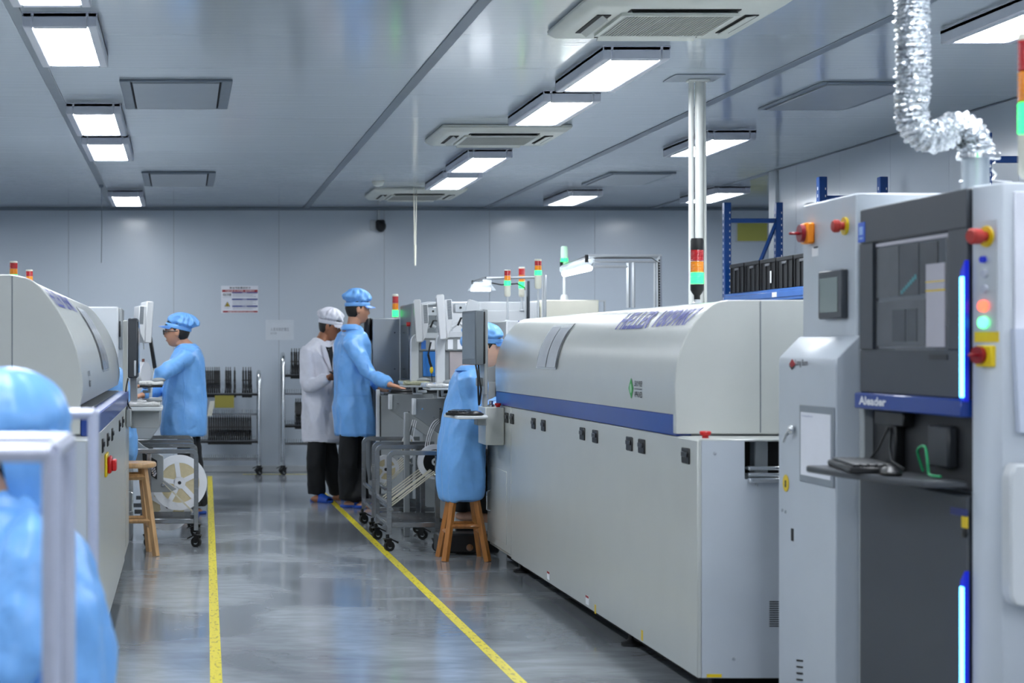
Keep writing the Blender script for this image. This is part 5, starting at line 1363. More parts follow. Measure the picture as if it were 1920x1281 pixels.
wrapped_keyboard((ctr.x, 10.58, ctr.z - .009), .19, .30, 'clear plastic wrapped keyboard on the left oven tray')
# left placement machines
t = thing('left_placement_machine', (-.7, 12.4, 0), 'cream-white machine rising behind the left oven hood', 'machine')
b = MB(); b.box(-1.6, X(222, 12.0), 12.0, 12.9, 1.0, Z(575, 12.0), .01); b.build('upper_body', paint_w, t)
b = MB(); b.box(X(222, 12.0) , X(228, 12.0), 12.02, 12.5, 1.30, Z(577, 12.0), .01); b.build('side_cover', paint_g, t)
b = MB(); b.box(-1.6, -.46, 12.0, 13.9, .06, 1.0, .006); b.build('lower_body', paint_g, t)
b = MB(); b.box(-1.5, -.5, 12.1, 13.8, 0, .06); b.build('plinth', darkvoid, t)
b = MB(); b.box(X(225, 12.2), X(228, 12.2), 12.0, 12.2, Z(632, 12.), Z(602, 12.), .004); b.build('handle', black, t)
t = thing('left_funnel_base', (-.28, 12.3, 0), 'grey tapering machine base behind the left stool', 'machine')
b = MB(); b.prism([(X(240, 11.9), Z(770, 11.9)), (X(302, 11.9), Z(770, 11.9)), (X(300, 11.9), Z(800, 11.9)), (X(282, 11.9), Z(825, 11.9)), (X(240, 11.9), Z(825, 11.9))], 'y', 12.0, 12.4, .004); b.build('hopper', paint_g, t)
b = MB(); b.box(-.455, -.36, 12.0, 12.5, .0, .82, .004); b.build('body', paint_g, t)
# side plate of the left cart (grey, with cut-out)
b = MB(); b.prism([(X(240, 11.5), Z(815, 11.5)), (X(270, 11.5), Z(840, 11.5)), (X(306, 11.5), Z(858, 11.5)), (X(306, 11.5), Z(903, 11.5)), (X(332, 11.5), Z(920, 11.5)), (X(318, 11.5), Z(926, 11.5)), (X(282, 11.5), Z(926, 11.5)), (X(262, 11.5), Z(880, 11.5)), (X(240, 11.5), Z(870, 11.5))], 'y', 11.62, 11.66, .003); b.build('side_plate', paint_m, t)
b = MB(); b.prism([(X(266, 11.5), Z(850, 11.5)), (X(294, 11.5), Z(866, 11.5)), (X(294, 11.5), Z(902, 11.5)), (X(268, 11.5), Z(885, 11.5))], 'y', 11.612, 11.619); b.build('cut_out', black, t)
b = MB()
for k in range(4): b.obox(P(286 + k*1.2, 880 + k*4, 11.48) + Vector((0, .12, 0)), .016, .004, .03, ry=R(30))
b.build('shiny_tags', chrome, t)
c = P(272, 643, 12.9); LM = slim_monitor(c, .38, .30, .05, R(8), 'white monitor edge-on left of the man with glasses', flip=-1, lean=R(3))
b = MB(); D = 12.9; b.box(X(256, D), X(264, D), D - .05, D + .05, Z(625, D), Z(598, D), .008); b.tube([P(256, 612, D), P(250, 640, D + .1), P(248, 700, D + .2)], .03, 8)
b.tube(catmull([P(262, 630, D), P(268, 640, D), P(270, 655, D)], 5), .006, 6); b.build('arm', alu, LM)
t = thing('tilted_tablet', P(285, 690, 13.3), 'dark tilted screen just before the man with glasses', 'monitor')
b = MB(); b.obox(P(286, 661, 13.3), .028, .20, .24, ry=R(-9), b=.006); b.build('case', black, t)
b = MB(); b.tube([P(288, 688, 13.3), P(284, 712, 13.2), P(282, 750, 13.05)], .012, 8); b.build('stand', alu, t)
D = 13.0
b = MB(); b.lathe((0, 0, 0), [(.02, -.03), (.085, -.03), (.085, .03), (.02, .03)], 30, 'y'); b.xf(Matrix.Translation(P(267, 700, D)) @ Matrix.Rotation(R(65), 4, 'Z')); tag(b.build('white_spool', reel_w), 'white spool seen obliquely before the man with glasses', 'spool')
b = MB(); p = P(266, 677, D); b.cyl(p, p + Vector((.02, 0, 0)), .016, 12); tag(b.build('brown_cap', mat('brown_plastic', '#6A3428', .4)), 'small brown cap above the white spool', 'cap')
ctr = P(284, 722, 12.75); tray((ctr.x, ctr.y, ctr.z), .165, .34, 'dark-edged swing tray before the man with glasses', -.06, black)
wrapped_keyboard((ctr.x, ctr.y, ctr.z + .001), .18, .33, 'clear plastic wrapped keyboard before the man with glasses')
t = thing('left_control_shelf', P(288, 755, 13.0), 'low shelf with metal knobs under the arms of the man with glasses', 'shelf')
D = 13.0; b = MB(); b.box(X(258, D), X(302, D), D - .1, D + .12, Z(758, D), Z(753, D), .004); b.build('plate', paint_w, t)
b = MB(); b.box(X(262, D), X(296, D), D - .08, D + .08, Z(753, D), Z(748, D), .003); b.build('pad', black, t)
XC = .095
cL = cart(XC, -1, 11.56, 12.25, .645, 'nearer steel feeder cart of the left line, holding big white reels')
PARENT = cL
cart(XC - .02, -1, 12.75, 13.4, .645, 'farther steel feeder cart of the left line beside the man with glasses')
D = 11.90; reel((X(336, D), D, Z(905, D)), .187, R(6), 'largest white reel with beige windows on the left feeder cart', ang0=.45, spokes=5, inner=.22, gap=.02)
D = 12.08; reel((X(314, D), D, Z(950, D)), .165, R(-4), 'second white reel lower behind the largest reel', ang0=.1, inner=.3)
guides('the left cart', XC - .04, .23, X(306, 11.7), Z(903, 11.7), 11.6, 12.2, [11.62, 11.70], 'pale component tape slanting in front of the left reels')

# ================================================================== WOODEN STOOLS
def stool(x, y, h, r, spread, m, label, rz=0.0):
    t = thing('wooden_stool', (x, y, 0), label, 'stool', 'wooden stools')
    b = MB(); b.lathe((x, y, h - .032), [(r - .008, 0), (r, .008), (r, .024), (r - .006, .032), (0, .032)], 32); b.build('seat', m, t)
    cs = []
    for k in range(4):
        a = rz + PI/4 + k*PI/2; tp = Vector((x + r*.62*math.cos(a), y + r*.62*math.sin(a), h - .035)); bt = Vector((x + spread*math.cos(a), y + spread*math.sin(a), 0))
        b = MB(); b.tube([bt, tp], [.023, .021], 4); b.build('leg', m, t); cs.append((tp, bt))
    for k in range(4):
        (t1, b1), (t2, b2) = cs[k], cs[(k+1) % 4]; f = .68 if k % 2 else .60
        for ff in ((f,) if k % 2 else (f, )):
            p, q = t1.lerp(b1, ff), t2.lerp(b2, ff); b = MB(); b.tube([p, q], .014, 4); b.build('stretcher', m, t)
        p, q = t1.lerp(b1, .10), t2.lerp(b2, .10); b = MB(); b.tube([p, q], .02, 4); b.build('apron', m, t)
    return t
stool(1.728, 10.90, .565, .105, .185, wood, 'brown wooden stool under the seated woman')
stool(-.33, 11.16, .585, .155, .19, wood_l, 'pale wooden stool at the far end of the left oven', R(10))

# ================================================================== FOREGROUND TUBE FRAMES
tube_m = mat('satin_tube', '#C2C6D8', .3, .35, var=.03)
t = thing('tube_trolley', (-.5, 3.0, 0), 'nearest satin tube trolley in front of the foreground worker', 'trolley')
zt = 1.135
for (x, y) in ((-.211, 2.80), (-.211, 3.18), (-.85, 2.80), (-.85, 3.18)):
    b = MB(); b.tube([(x, y, .10), (x, y, zt)], .0155, 14); b.build('post', tube_m, t)
for (p, q) in (((-.211, 2.8, zt), (-.85, 2.8, zt)), ((-.211, 3.18, zt), (-.85, 3.18, zt)), ((-.211, 2.8, zt), (-.211, 3.18, zt)), ((-.85, 2.8, zt), (-.85, 3.18, zt)), ((-.211, 2.8, .14), (-.85, 2.8, .14)), ((-.211, 3.18, .14), (-.85, 3.18, .14))):
    b = MB(); b.tube([p, q], .0155, 14); b.build('rail', tube_m, t)
b = MB()
for (x, y) in ((-.211, 2.80), (-.211, 3.18), (-.85, 2.80), (-.85, 3.18)): caster(t, x, y, 1.1, R(30))
t = thing('tube_guard', (-.5, 4.5, 0), 'satin tube frame standing between the foreground worker and the left oven', 'frame')
for x in (-.232, -.80):
    b = MB(); b.tube([(x, 4.5, .012), (x, 4.5, zt)], .0155, 14); b.build('post', tube_m, t)
    b = MB(); b.lathe((x, 4.5, 0), [(.06, .001), (.06, .01), (.02, .014)], 16); b.build('foot_plate', tube_m, t)
b = MB(); b.tube([(-.232, 4.5, zt), (-.80, 4.5, zt)], .0155, 14); b.sphere((-.232, 4.5, zt), .0165, 12, 8); b.build('rail', tube_m, t)

# ================================================================== PEOPLE
skin_m = mat('skin', '#CC9678', .5, var=.05, scale=12)
skin_l = mat('fair_skin', '#EDBDA2', .5, var=.05, scale=12)
hair_m = mat('black_hair', '#15120F', .5, var=.2, scale=50, bump=.4, bscale=200)
blue_cloth = mat('blue_coat_cloth', '#78B4F4', .36, var=.05, scale=14, crease=.30)
white_cloth = mat('white_coat_cloth', '#E0E0E8', .5, var=.03, scale=14, crease=.30)
black_cloth = mat('black_trouser_cloth', '#0F1114', .75, var=.15, scale=10)
slip_m = mat('blue_slipper_foam', '#1248A8', .5, var=.06)
eye_w = mat('eye_white', '#E8E6E0', .3); eye_d = mat('iris_dark', '#150C08', .2)
lip_m = mat('lip', '#A45A50', .5)

def remesh(b, voxel, smooth=2, fac=.5):
    me = b.mesh('tmp'); o = bpy.data.objects.new('tmp', me); C.objects.link(o)
    m = o.modifiers.new('r', 'REMESH'); m.mode = 'VOXEL'; m.voxel_size = voxel; m.adaptivity = 0
    if smooth:
        s_ = o.modifiers.new('s', 'SMOOTH'); s_.iterations = smooth; s_.factor = fac
    dg = bpy.context.evaluated_depsgraph_get(); dg.update()
    r = bpy.data.meshes.new_from_object(o.evaluated_get(dg))
    bpy.data.objects.remove(o); bpy.data.meshes.remove(me)
    out = MB(); out.bm.from_mesh(r); bpy.data.meshes.remove(r)
    return out
def crumple(b, amp=.010, sx=9, sz=2.4, fine=.35, seed=0, fn=None):
    b.bm.normal_update()
    s0 = Vector((seed * 3.1, seed * 1.7, 0))
    for v in b.bm.verts:
        p = v.co
        a = noise.noise(Vector((p.x * sx, p.y * sx, p.z * sz)) + s0)
        c = noise.noise(Vector((p.x * sx * 2.2 + p.z * 5, p.y * sx * 2.2, p.z * sz * 3.2)) + s0)
        e2 = noise.noise(Vector((p.x * 38 + p.z * 22, p.y * 38, p.z * 30 - p.x * 12)) + s0)
        d = (1 - 2.2 * abs(a)) * amp * .8 + c * amp * fine + (.5 - abs(e2)) * amp * .22
        if fn: d *= fn(p)
        v.co = p + v.normal * (d - amp * .3)
    return b

def head_geo(b, M_, sc=1.0, female=False):
    """head facing +X in its own frame, centre at mid height; height 0.235"""
    n, m = 44, 34
    rings = []
    for j in range(1, m):
        ph = PI * j / m; cz = math.cos(ph); sr = math.sin(ph)
        ring = []
        for i in range(n):
            th = 2*PI*i/n; cx = math.cos(th); sy = math.sin(th)
            x = .096 * sr * cx; y = .076 * sr * sy; z = .118 * cz
            low = max(0, -z / .118)
            if z < 0:
                y *= 1 - .30 * low ** 1.3
                if x > 0: x = x * (1 - .10 * low) + .020 * low * max(0, cx)
                else: x *= 1 - .35 * low
            else:
                if x < 0: x *= 1.06
            if cx > 0:
                f = max(0, cx) ** 1.5
                # flatten face
                x = min(x, .086 + .004 * math.cos(z * 40)) if z < .06 else x
                g = lambda yy, zz, wy_, wz_: math.exp(-((y - yy)/wy_)**2 - ((z - zz)/wz_)**2)
                x += .007 * g(0, .022, .04, .010)                      # brow
                x -= .009 * (g(.031, .004, .014, .011) + g(-.031, .004, .014, .011))   # sockets
                x += .013 * g(0, -.012, .009, .020) + .016 * g(0, -.030, .012, .010)   # nose
                x += .007 * g(0, -.058, .022, .006) + .006 * g(0, -.070, .019, .006)   # lips
                x -= .004 * g(0, -.0645, .02, .0025) + .003 * g(0, -.082, .02, .006)
                x += .008 * g(0, -.100, .022, .014)                    # chin
                x += .003 * (g(.042, -.028, .016, .016) + g(-.042, -.028, .016, .016)) # cheeks
            ring.append(Vector((x, y, z)) * sc)
        rings.append([M_ @ v for v in ring])
    b.loft(rings)
    for sd in (-1, 1):
        t = MB(); t.sphere((0, 0, 0), (.017*sc, .007*sc, .031*sc), 12, 8); t.xf(M_ @ Matrix.Translation(Vector((-.004, sd*.078, -.008)) * sc) @ Matrix.Rotation(sd*R(-18), 4, 'Z')); b.merge(t)
def hand_geo(b, wrist, fdir, pnorm, sc=1.0, curl=.5, side=1, spread=.12):
    """wrist point, finger direction, palm normal (the way the palm faces)"""
    f = Vector(fdir).normalized(); n = Vector(pnorm); n = (n - f * n.dot(f)).normalized(); s_ = f.cross(n) * side
    W_ = Vector(wrist)
    def pt(a, c, d): return W_ + (f * a + s_ * c + n * d) * sc
    # palm
    b.loft([[pt(a, w_*math.cos(k*PI/6), h*math.sin(k*PI/6)) for k in range(12)] for a, w_, h in ((-.02, .026, .019), (.01, .032, .017), (.05, .041, .015), (.085, .041, .0125), (.095, .036, .009))])
    Ls = ((.026, .070), (.009, .080), (-.009, .075), (-.026, .058))
    for i, (c0, L_) in enumerate(Ls):
        p = pt(.075, c0, 0); d = (f + s_ * spread * c0 / .026).normalized(); pts_ = [p]; ang = 0; cur = p
        for q, (fr, ca) in enumerate(((.28, .25), (.42, .6), (.32, .6), (.26, .4))):
            ang += ca * curl
            cur = cur + (d * math.cos(ang) + n * math.sin(ang)) * L_ * fr * sc * 1.05; pts_.append(cur)
        b.tube(pts_, [.0098*sc, .0095*sc, .0088*sc, .008*sc, .0058*sc], 8)
    p = pt(.018, .028, .004)
    pts_ = [p, p + (f*.026 + s_*.024 + n*.006)*sc, p + (f*.052 + s_*.030 + n*.016)*sc, p + (f*.075 + s_*.028 + n*.026)*sc]
    b.tube(pts_, [.0135*sc, .0115*sc, .010*sc, .007*sc], 8)
def arm_pts(a, e, w_, n=4):
    return [a, a.lerp(e, .5), e, e.lerp(w_, .5), w_]

def cap_geo(par, M_, m, sc=1.0, puff=(.124, .108, .080), off=(-.012, 0, .085), visor=True, pleat=.10, seed=0, tilt=0):
    M_ = M_ @ Matrix.Rotation(R(tilt), 4, 'Y')
    b = MB(); n, mm = 96, 24; rings = []
    for j in range(1, mm):
        ph = PI * j / mm; ring = []
        for i in range(n):
            th = 2*PI*i/n
            pr = 1 + pleat * math.sin(ph) ** .5 * (.55 * (abs(math.sin(th * 6.5 + seed + 1.5 * math.sin(th*2 + seed) + .8*ph)) - .6) + 1.0 * noise.noise(Vector((math.cos(th)*2.4 + seed, math.sin(th)*2.4, ph*1.8))))
            x = puff[0]*math.sin(ph)*math.cos(th)*pr; y = puff[1]*math.sin(ph)*math.sin(th)*pr; z = puff[2]*math.cos(ph)
            if z < 0: z *= .62; k = 1 - .13 * min(1, -z/(puff[2]*.62)); x *= k; y *= k
            ring.append(M_ @ (Vector((x + off[0], y + off[1], z + off[2])) * sc))
        rings.append(ring)
    b.loft(rings); cp_ = b.build('cap', m, par, 60)
    b = MB(); rings = []
    zb = off[2] - puff[2]*.50 - (.0 if off[2] > .06 else -.02)
    for (rr, z) in ((1.0, zb + .022), (1.03, zb + .018), (1.035, zb - .004), (1.0, zb - .010)):
        rings.append([M_ @ (Vector((.101*rr*math.cos(2*PI*i/40) - .006 + .0, .084*rr*math.sin(2*PI*i/40), z - .012 * (1 - math.cos(2*PI*i/40)) * .6)) * sc) for i in range(40)])
    b.loft(rings); b.build('band', m, cp_, 60)
    if visor:
        b = MB(); top = []; bot = []
        N = 16; L = 4; vs_ = []
        for q in range(L + 1):
            for i in range(N + 1):
                th = -1.15 + 2.3 * i / N; ext = .062 * q / L * math.cos(th * 1.15) ** .6 if abs(th*1.15) < PI/2 else 0
                rr = 1.0
                x = .094*math.cos(th) + ext - .004; y = .080*math.sin(th) * (1 + .12*q/L); z = zb - .002 - .016 * (q/L) ** 1.2 - .012 * abs(math.sin(th)) * q / L
                vs_.append(M_ @ (Vector((x, y, z)) * sc))
        fs = [(q*(N+1)+i, q*(N+1)+i+1, (q+1)*(N+1)+i+1, (q+1)*(N+1)+i) for q in range(L) for i in range(N)]
        b._add(vs_, fs); bmesh.ops.solidify(b.bm, geom=b.bm.faces[:], thickness=.004 * sc); bmesh.ops.recalc_face_normals(b.bm, faces=b.bm.faces); b.build('visor', m, cp_, 60)
    return cp_

def ringp(c, rx, ry, yaw, n=28, e=2.3, tx=0.0):
    """superellipse ring around c: rx along facing, ry across"""
    out = []
    cy, sy = math.cos(yaw), math.sin(yaw)
    for k in range(n):
        a = 2*PI*k/n; ca, sa = math.cos(a), math.sin(a)
        x = rx * abs(ca)**(2/e) * (1 if ca > 0 else -1); y = ry * abs(sa)**(2/e) * (1 if sa > 0 else -1)
        out.append(Vector((c[0] + x*cy - y*sy, c[1] + x*sy + y*cy, c[2] + tx * x)))
    return out

def slipper(par, foot, yaw, m=slip_m):
    M_ = Matrix.Translation(foot) @ Matrix.Rotation(yaw, 4, 'Z')
    b = MB(); out = [(-.06, .030), (-.065, 0), (-.06, -.030), (.0, -.034), (.08, -.046), (.15, -.046), (.19, -.028), (.20, 0), (.19, .028), (.15, .046), (.08, .046), (.0, .034)]
    b.prism(out, 'z', 0, .022, .004)
    rings = []
    for x, w_, h in ((.045, .044, .062), (.09, .050, .060), (.14, .050, .046), (.18, .040, .034)):
        rings.append([Vector((x, w_*math.cos(PI*k/10), .015 + h*math.sin(PI*k/10))) for k in range(11)] + [Vector((x, (w_-.006)*math.cos(PI*k/10), .012 + (h-.006)*math.sin(PI*k/10))) for k in range(10, -1, -1)])
    b.loft(rings); b.xf(M_); return b.build('slipper', m, par, 50)

def person(label, base, hc, hyaw, hpitch, neck, sh, el, wr, hips, knees, ankles, torso, coat_rings, cloth, skin, face_yaw, hands, foot_yaw=None, sleeve=(.070, .060, .055, .050, .046),
           cap_kw={}, trousers=True, slippers=True, vx=.009, hs=1.0, folds=.014, hair=True, seed=0, hroll=0, lapel=False, collar=True, coat_fn=None, female=False):
    t = thing('person', base, label, 'person')
    HM = Matrix.Translation(hc) @ Matrix.Rotation(hyaw, 4, 'Z') @ Matrix.Rotation(hpitch, 4, 'Y') @ Matrix.Rotation(hroll, 4, 'X')
    b = MB()
    head_geo(b, HM, hs)
    hn = HM @ (Vector((-.018, 0, -.07)) * hs)
    b.tube([hn, hn.lerp(neck, .55), neck, neck + (torso[0] - neck) * .5], [.055*hs, .053*hs, .062*hs, .09*hs], 16)
    for k in range(len(torso)):
        pass
    b.loft([ringp(c, r_[0], r_[1], face_yaw) for c, r_ in zip(torso, [(.055, .09), (.065, .10), (.065, .10), (.065, .10)][:len(torso)])])
    for i in (0, 1):
        b.tube(arm_pts(sh[i], el[i], wr[i]), [.036, .036, .034, .032, .026], 12)
        b.sphere(sh[i], .038, 10, 8)
        if hands[i]:
            fd, pn, cu, sd = hands[i]; hand_geo(b, wr[i], fd, pn, 1.0, cu, sd)
        b.tube([hips[i], hips[i].lerp(knees[i], .5), knees[i], knees[i].lerp(ankles[i], .4), ankles[i]], [.06, .06, .05, .048, .034], 12)
        b.sphere(ankles[i] + Vector((math.cos(face_yaw)*.06, math.sin(face_yaw)*.06, -.045)), (.095 if abs(math.cos(face_yaw)) > .5 else .045, .045 if abs(math.cos(face_yaw)) > .5 else .095, .035), 12, 8)
    b = remesh(b, .0055, 1, .4)
    body = b.build('body', skin, t, 60)
    # face details
    for sd in (-1, 1):
        b = MB(); b.sphere((0, 0, 0), (.010*hs, .012*hs, .0065*hs), 10, 8); b.xf(HM @ Matrix.Translation(Vector((.0745, sd*.031, .004)) * hs)); e_ = b.build('eye', eye_w, t)
        b = MB(); b.sphere((0, 0, 0), (.005*hs, .0055*hs, .0055*hs), 10, 8); b.xf(HM @ Matrix.Translation(Vector((.0825, sd*.031, .004)) * hs)); b.build('iris', eye_d, e_)
        b = MB(); b.tube([HM @ (Vector((.0895, sd*.014, .020)) * hs), HM @ (Vector((.090, sd*.030, .025)) * hs), HM @ (Vector((.079, sd*.047, .020)) * hs)], [.0025, .003, .002], 6); b.build('eyebrow', hair_m, t)
    b = MB(); b.tube([HM @ (Vector((.080, -.020, -.064)) * hs), HM @ (Vector((.0895, 0, -.0635)) * hs), HM @ (Vector((.080, .020, -.064)) * hs)], [.002, .0038, .002], 6); b.build('lips', lip_m, t)
    if hair:
        b = MB(); rings = []
        n = 30
        zs = ((.09, .7), (.06, .93), (.03, 1.0), (.0, 1.02), (-.03, 1.0), (-.052, .95), (-.066, .86))
        for (z, k) in zs:
            ring = []
            for i in range(n):
                a = 2*PI*i/n
                front = math.cos(a) > .30 - (.10 if female else 0)
                x = .098*k*math.cos(a)*(1.05 if math.cos(a) < 0 else 1); y = .0795*k*math.sin(a)
                zz = z
                if z < .03 and math.cos(a) > -.15: 
                    zz = max(z, .028 if math.cos(a) > .25 else -.018); k2 = .93; x *= k2; y *= .96
                if math.cos(a) > .4 and z < .06: x = min(x, .07)
                if math.cos(a) < 0: x *= 1 - max(0, -z) * 3.0
                ring.append(HM @ (Vector((x, y, zz)) * hs))
            rings.append(ring)
        b.loft(rings); b.build('hair', hair_m, t, 60)
    cap_geo(t, HM, cloth, hs, seed=seed, **cap_kw)
    # trousers
    if trousers:
        b = MB()
        for i in (0, 1):
            k2 = knees[i].lerp(ankles[i], .5); a2 = ankles[i] + Vector((0, 0, -.005))
            b.tube([hips[i] + Vector((0, 0, .06)), hips[i].lerp(knees[i], .5), knees[i], k2, a2], [.06, .078, .080, .078, .074], 16)
        b = remesh(b, .014, 2); crumple(b, .008, 10, 6, .6, seed + 5); b.build('trousers', black_cloth, t, 60)
    if slippers:
        for i in (0, 1): slipper(t, ankles[i] + Vector((0, 0, -ankles[i].z)), (foot_yaw or face_yaw) + (.08 if i else -.08))
    # coat
    b = MB()
    b.loft([ringp(*r_) for r_ in coat_rings])
    for i in (0, 1):
        end = wr[i] + (wr[i] - el[i]).normalized() * -.01
        pts_ = [sh[i] + (torso[0] - sh[i]) * .25 + Vector((0, 0, -.01)), sh[i], sh[i].lerp(el[i], .5), el[i], el[i].lerp(end, .5), el[i].lerp(end, .82), end]
        b.tube(catmull(pts_, 3), [r_ for r_ in _interp([sleeve[0]*.9, sleeve[0], sleeve[1]*1.02, sleeve[2]*1.02, sleeve[3], sleeve[4]*1.12, sleeve[4]*.8], 3)], 18)
    b = remesh(b, vx, 3); crumple(b, folds, 9, 2.6, .5, seed, coat_fn)
    coat = b.build('coat', cloth, t, 70)
    # collar
    if collar:
        b = MB(); fx = Vector((math.cos(face_yaw), math.sin(face_yaw), 0)); fy = Vector((-fx.y, fx.x, 0)); rings = []
        up = (hn - neck).normalized()
        for (rr, h) in ((.088, -.012), (.080, .028), (.072, .040), (.088, .036), (.104, -.002)):
            ring = []
            for k in range(28):
                a = 2*PI*k/28; front = max(0, math.cos(a))
                ring.append(neck + fx * rr * 1.0 * math.cos(a) + fy * rr * math.sin(a) + up * (h - .018 * front) + Vector((0, 0, -.03 * front ** 3)))
            rings.append(ring)
        b.loft(rings, cap=False); b.build('collar', cloth, coat, 60)
    return t, HM, coat
from mathutils.bvhtree import BVHTree
def _bvh(o):
    w_ = WORLD[o.name]; me = o.data
    return BVHTree.FromPolygons([v.co + w_ for v in me.vertices], [tuple(p.vertices) for p in me.polygons])
def drape_line(coat, pts, org, out, ex, m, name, r=.003):
    bv = _bvh(coat); res = []
    full = []
    for k in range(len(pts) - 1):
        for q in range(3): full.append((pts[k][0] + (pts[k+1][0] - pts[k][0]) * q / 3, pts[k][1] + (pts[k+1][1] - pts[k][1]) * q / 3))
    full.append(pts[-1])
    for a, z in full:
        p = Vector(org) + ex * a + Vector((0, 0, z)) + out * .6
        h = bv.ray_cast(p, -out)
        if h[0] is not None and (not res or (h[0] - res[-1]).length < .08): res.append(h[0] + out * r * .3)
    if len(res) < 2: return
    b = MB(); b.tube(res, r, 6); b.build(name, m, coat, 70)
def drape_patch(coat, par, poly, org, out, ex, m, name, off):
    bv = _bvh(coat); b = MB(); b._add([(a, z, 0) for a, z in poly], [tuple(range(len(poly)))])
    bmesh.ops.triangulate(b.bm, faces=b.bm.faces[:]); bmesh.ops.subdivide_edges(b.bm, edges=b.bm.edges[:], cuts=4, use_grid_fill=True)
    for v in b.bm.verts:
        p = Vector(org) + ex * v.co.x + Vector((0, 0, v.co.y)) + out * .6
        h = bv.ray_cast(p, -out); q = h[0] if h[0] is not None else p - out * .5
        v.co = q + out * off
    bmesh.ops.recalc_face_normals(b.bm, faces=b.bm.faces)
    return b.build(name, m, par, 70)
def _interp(vals, n):
    out = []
    for i in range(len(vals) - 1):
        for k in range(n): out.append(vals[i] + (vals[i+1] - vals[i]) * k / n)
    out.append(vals[-1]); return out

# ---- standing man in blue
D = 14.5
def rg(u0, u1, v, ry, yaw, D, e=2.8, tx=0.0):
    c = P((u0 + u1) / 2, v, D); rx = abs(u1 - u0) / 2 * D / F
    return (c, rx, ry, yaw, 28, e, tx)
yw = R(10)
t, HM, coat = person('young man in blue cap and blue coat standing with his hand on a keypad', (X(662, D), D, 0),
    P(670.5, 580, D), R(4), R(4), P(661, 617, D),
    [P(659, 646, D - .17), P(659, 642, D + .17)], [P(694, 702, D - .28), P(690, 700, D + .18)], [P(732, 722, 14.02), P(712, 730, D + .0)],
    [P(655, 800, D - .09), P(663, 800, D + .09)], [P(652, 870, D - .09), P(668, 870, D + .08)], [P(652, 935, 14.46), P(676, 938, 14.40)],
    [P(660, 630, D), P(660, 660, D), P(661, 720, D), P(662, 790, D)],
    [rg(645, 676, 619, .085, yw, D), rg(636, 684, 627, .17, yw, D), rg(631, 690, 645, .20, yw, D), rg(629, 692, 680, .195, yw, D), rg(628, 693, 720, .185, yw, D), rg(627, 698, 760, .19, yw, D), rg(629, 701, 800, .195, yw, D), rg(631, 702, 816, .195, yw, D)],
    blue_cloth, skin_m, yw, [(Vector((.9, -.45, -.22)), Vector((0, 0, -1)), .35, 1), (Vector((1, .1, -.2)), Vector((0, 0, -1)), .4, -1)],
    cap_kw=dict(puff=(.110, .100, .090), off=(-.012, 0, .086), pleat=.26), seed=1)
side = Vector((0, -1, 0)); sx_ = Vector((1, 0, 0)); oc = P(662, 655, D)
drape_line(coat, [(.09 + .008*math.sin(k*1.3), -.12 - .04*k) for k in range(15)], oc, side, sx_, blue_cloth, 'side_seam', .0035)
drape_line(coat, [(-.17 + .02*k, -.375) for k in range(15)], oc, side, sx_, blue_cloth, 'waist_seam', .0025)
drape_line(coat, [(-.17 + .02*k, -.69) for k in range(19)], oc, side, sx_, blue_cloth, 'hem_seam', .003)
# ---- man in white coat
D = 15.05; yw = R(-52)
def rw(u, v, rx, ry, e=2.6): return (P(u, v, D), rx, ry, yw, 28, e, 0.0)
t, HM, coat = person('man in white cap and white coat looking down at a phone', (X(606, D), D, 0),
    P(619, 612, D), R(-18), R(18), P(603, 641, D),
    [P(576, 664, D - .11), P(630, 660, D + .11)], [P(579, 724, D - .20), P(640, 715, D + .05)], [P(617, 708, D - .33), P(640, 706, D - .14)],
    [P(596, 800, D - .08), P(610, 800, D + .08)], [P(592, 870, D - .09), P(620, 868, D + .08)], [P(594, 925, 15.0), P(634, 923, 15.2)],
    [P(600, 652, D), P(600, 675, D), P(600, 720, D), P(603, 795, D)],
    [rw(602, 640, .07, .08), rw(602, 648, .085, .15), rw(602, 662, .11, .195), rw(603, 700, .125, .19), rw(603, 745, .135, .185), rw(607, 790, .14, .195), rw(610, 822, .15, .20), rw(611, 828, .15, .20)],
    white_cloth, mat('tanned_skin', '#A06A4C', .5, var=.05), yw, [(Vector((.8, .3, .15)), Vector((.2, .8, .5)), 1.1, 1), (Vector((.3, -.8, .1)), Vector((0, 0, 1)), 1.0, -1)],
    cap_kw=dict(puff=(.112, .104, .086), off=(-.016, 0, .078), pleat=.26, tilt=-4), seed=4, lapel=True)
b = MB(); ph = P(634, 704, D - .38)
b.obox(ph, .15, .075, .010, rz=R(-20), ry=R(25), b=.003); tag(b.build('phone', black), 'black phone held by the man in white coat', 'phone')
# open front: dark shirt and lapels
fx = Vector((math.cos(yw), math.sin(yw), 0)); fy = Vector((-fx.y, fx.x, 0)); oc = P(603, 655, D)
drape_patch(coat, t, [(-.045, .035), (.045, .035), (.03, -.06), (0, -.20), (-.03, -.06)], oc, fx, fy, black_cloth, 'shirt', .003)
for sd in (-1, 1):
    drape_patch(coat, coat, [(sd*.042, .045), (sd*.085, .02), (sd*.075, -.045), (sd*.088, -.06), (sd*.004, -.21), (sd*.03, -.06)], oc, fx, fy, white_cloth, 'lapel', .010)
drape_line(coat, [(0.0, -.22 - .03*k) for k in range(18)], oc, fx, fy, white_cloth, 'front_edge', .004)
side = Vector((0, -1, 0)); sx_ = Vector((1, 0, 0))
drape_line(coat, [(-.02 + .01*math.sin(k), -.15 - .04*k) for k in range(16)], P(590, 660, D), side, sx_, white_cloth, 'side_seam', .0035)
drape_line(coat, [(-.10, -.40), (.02, -.39)], P(600, 655, D), side, sx_, white_cloth, 'pocket_edge', .0035)
drape_line(coat, [(-.16 + .02*k, -.765) for k in range(17)], P(605, 655, D), side, sx_, white_cloth, 'hem_seam', .003)
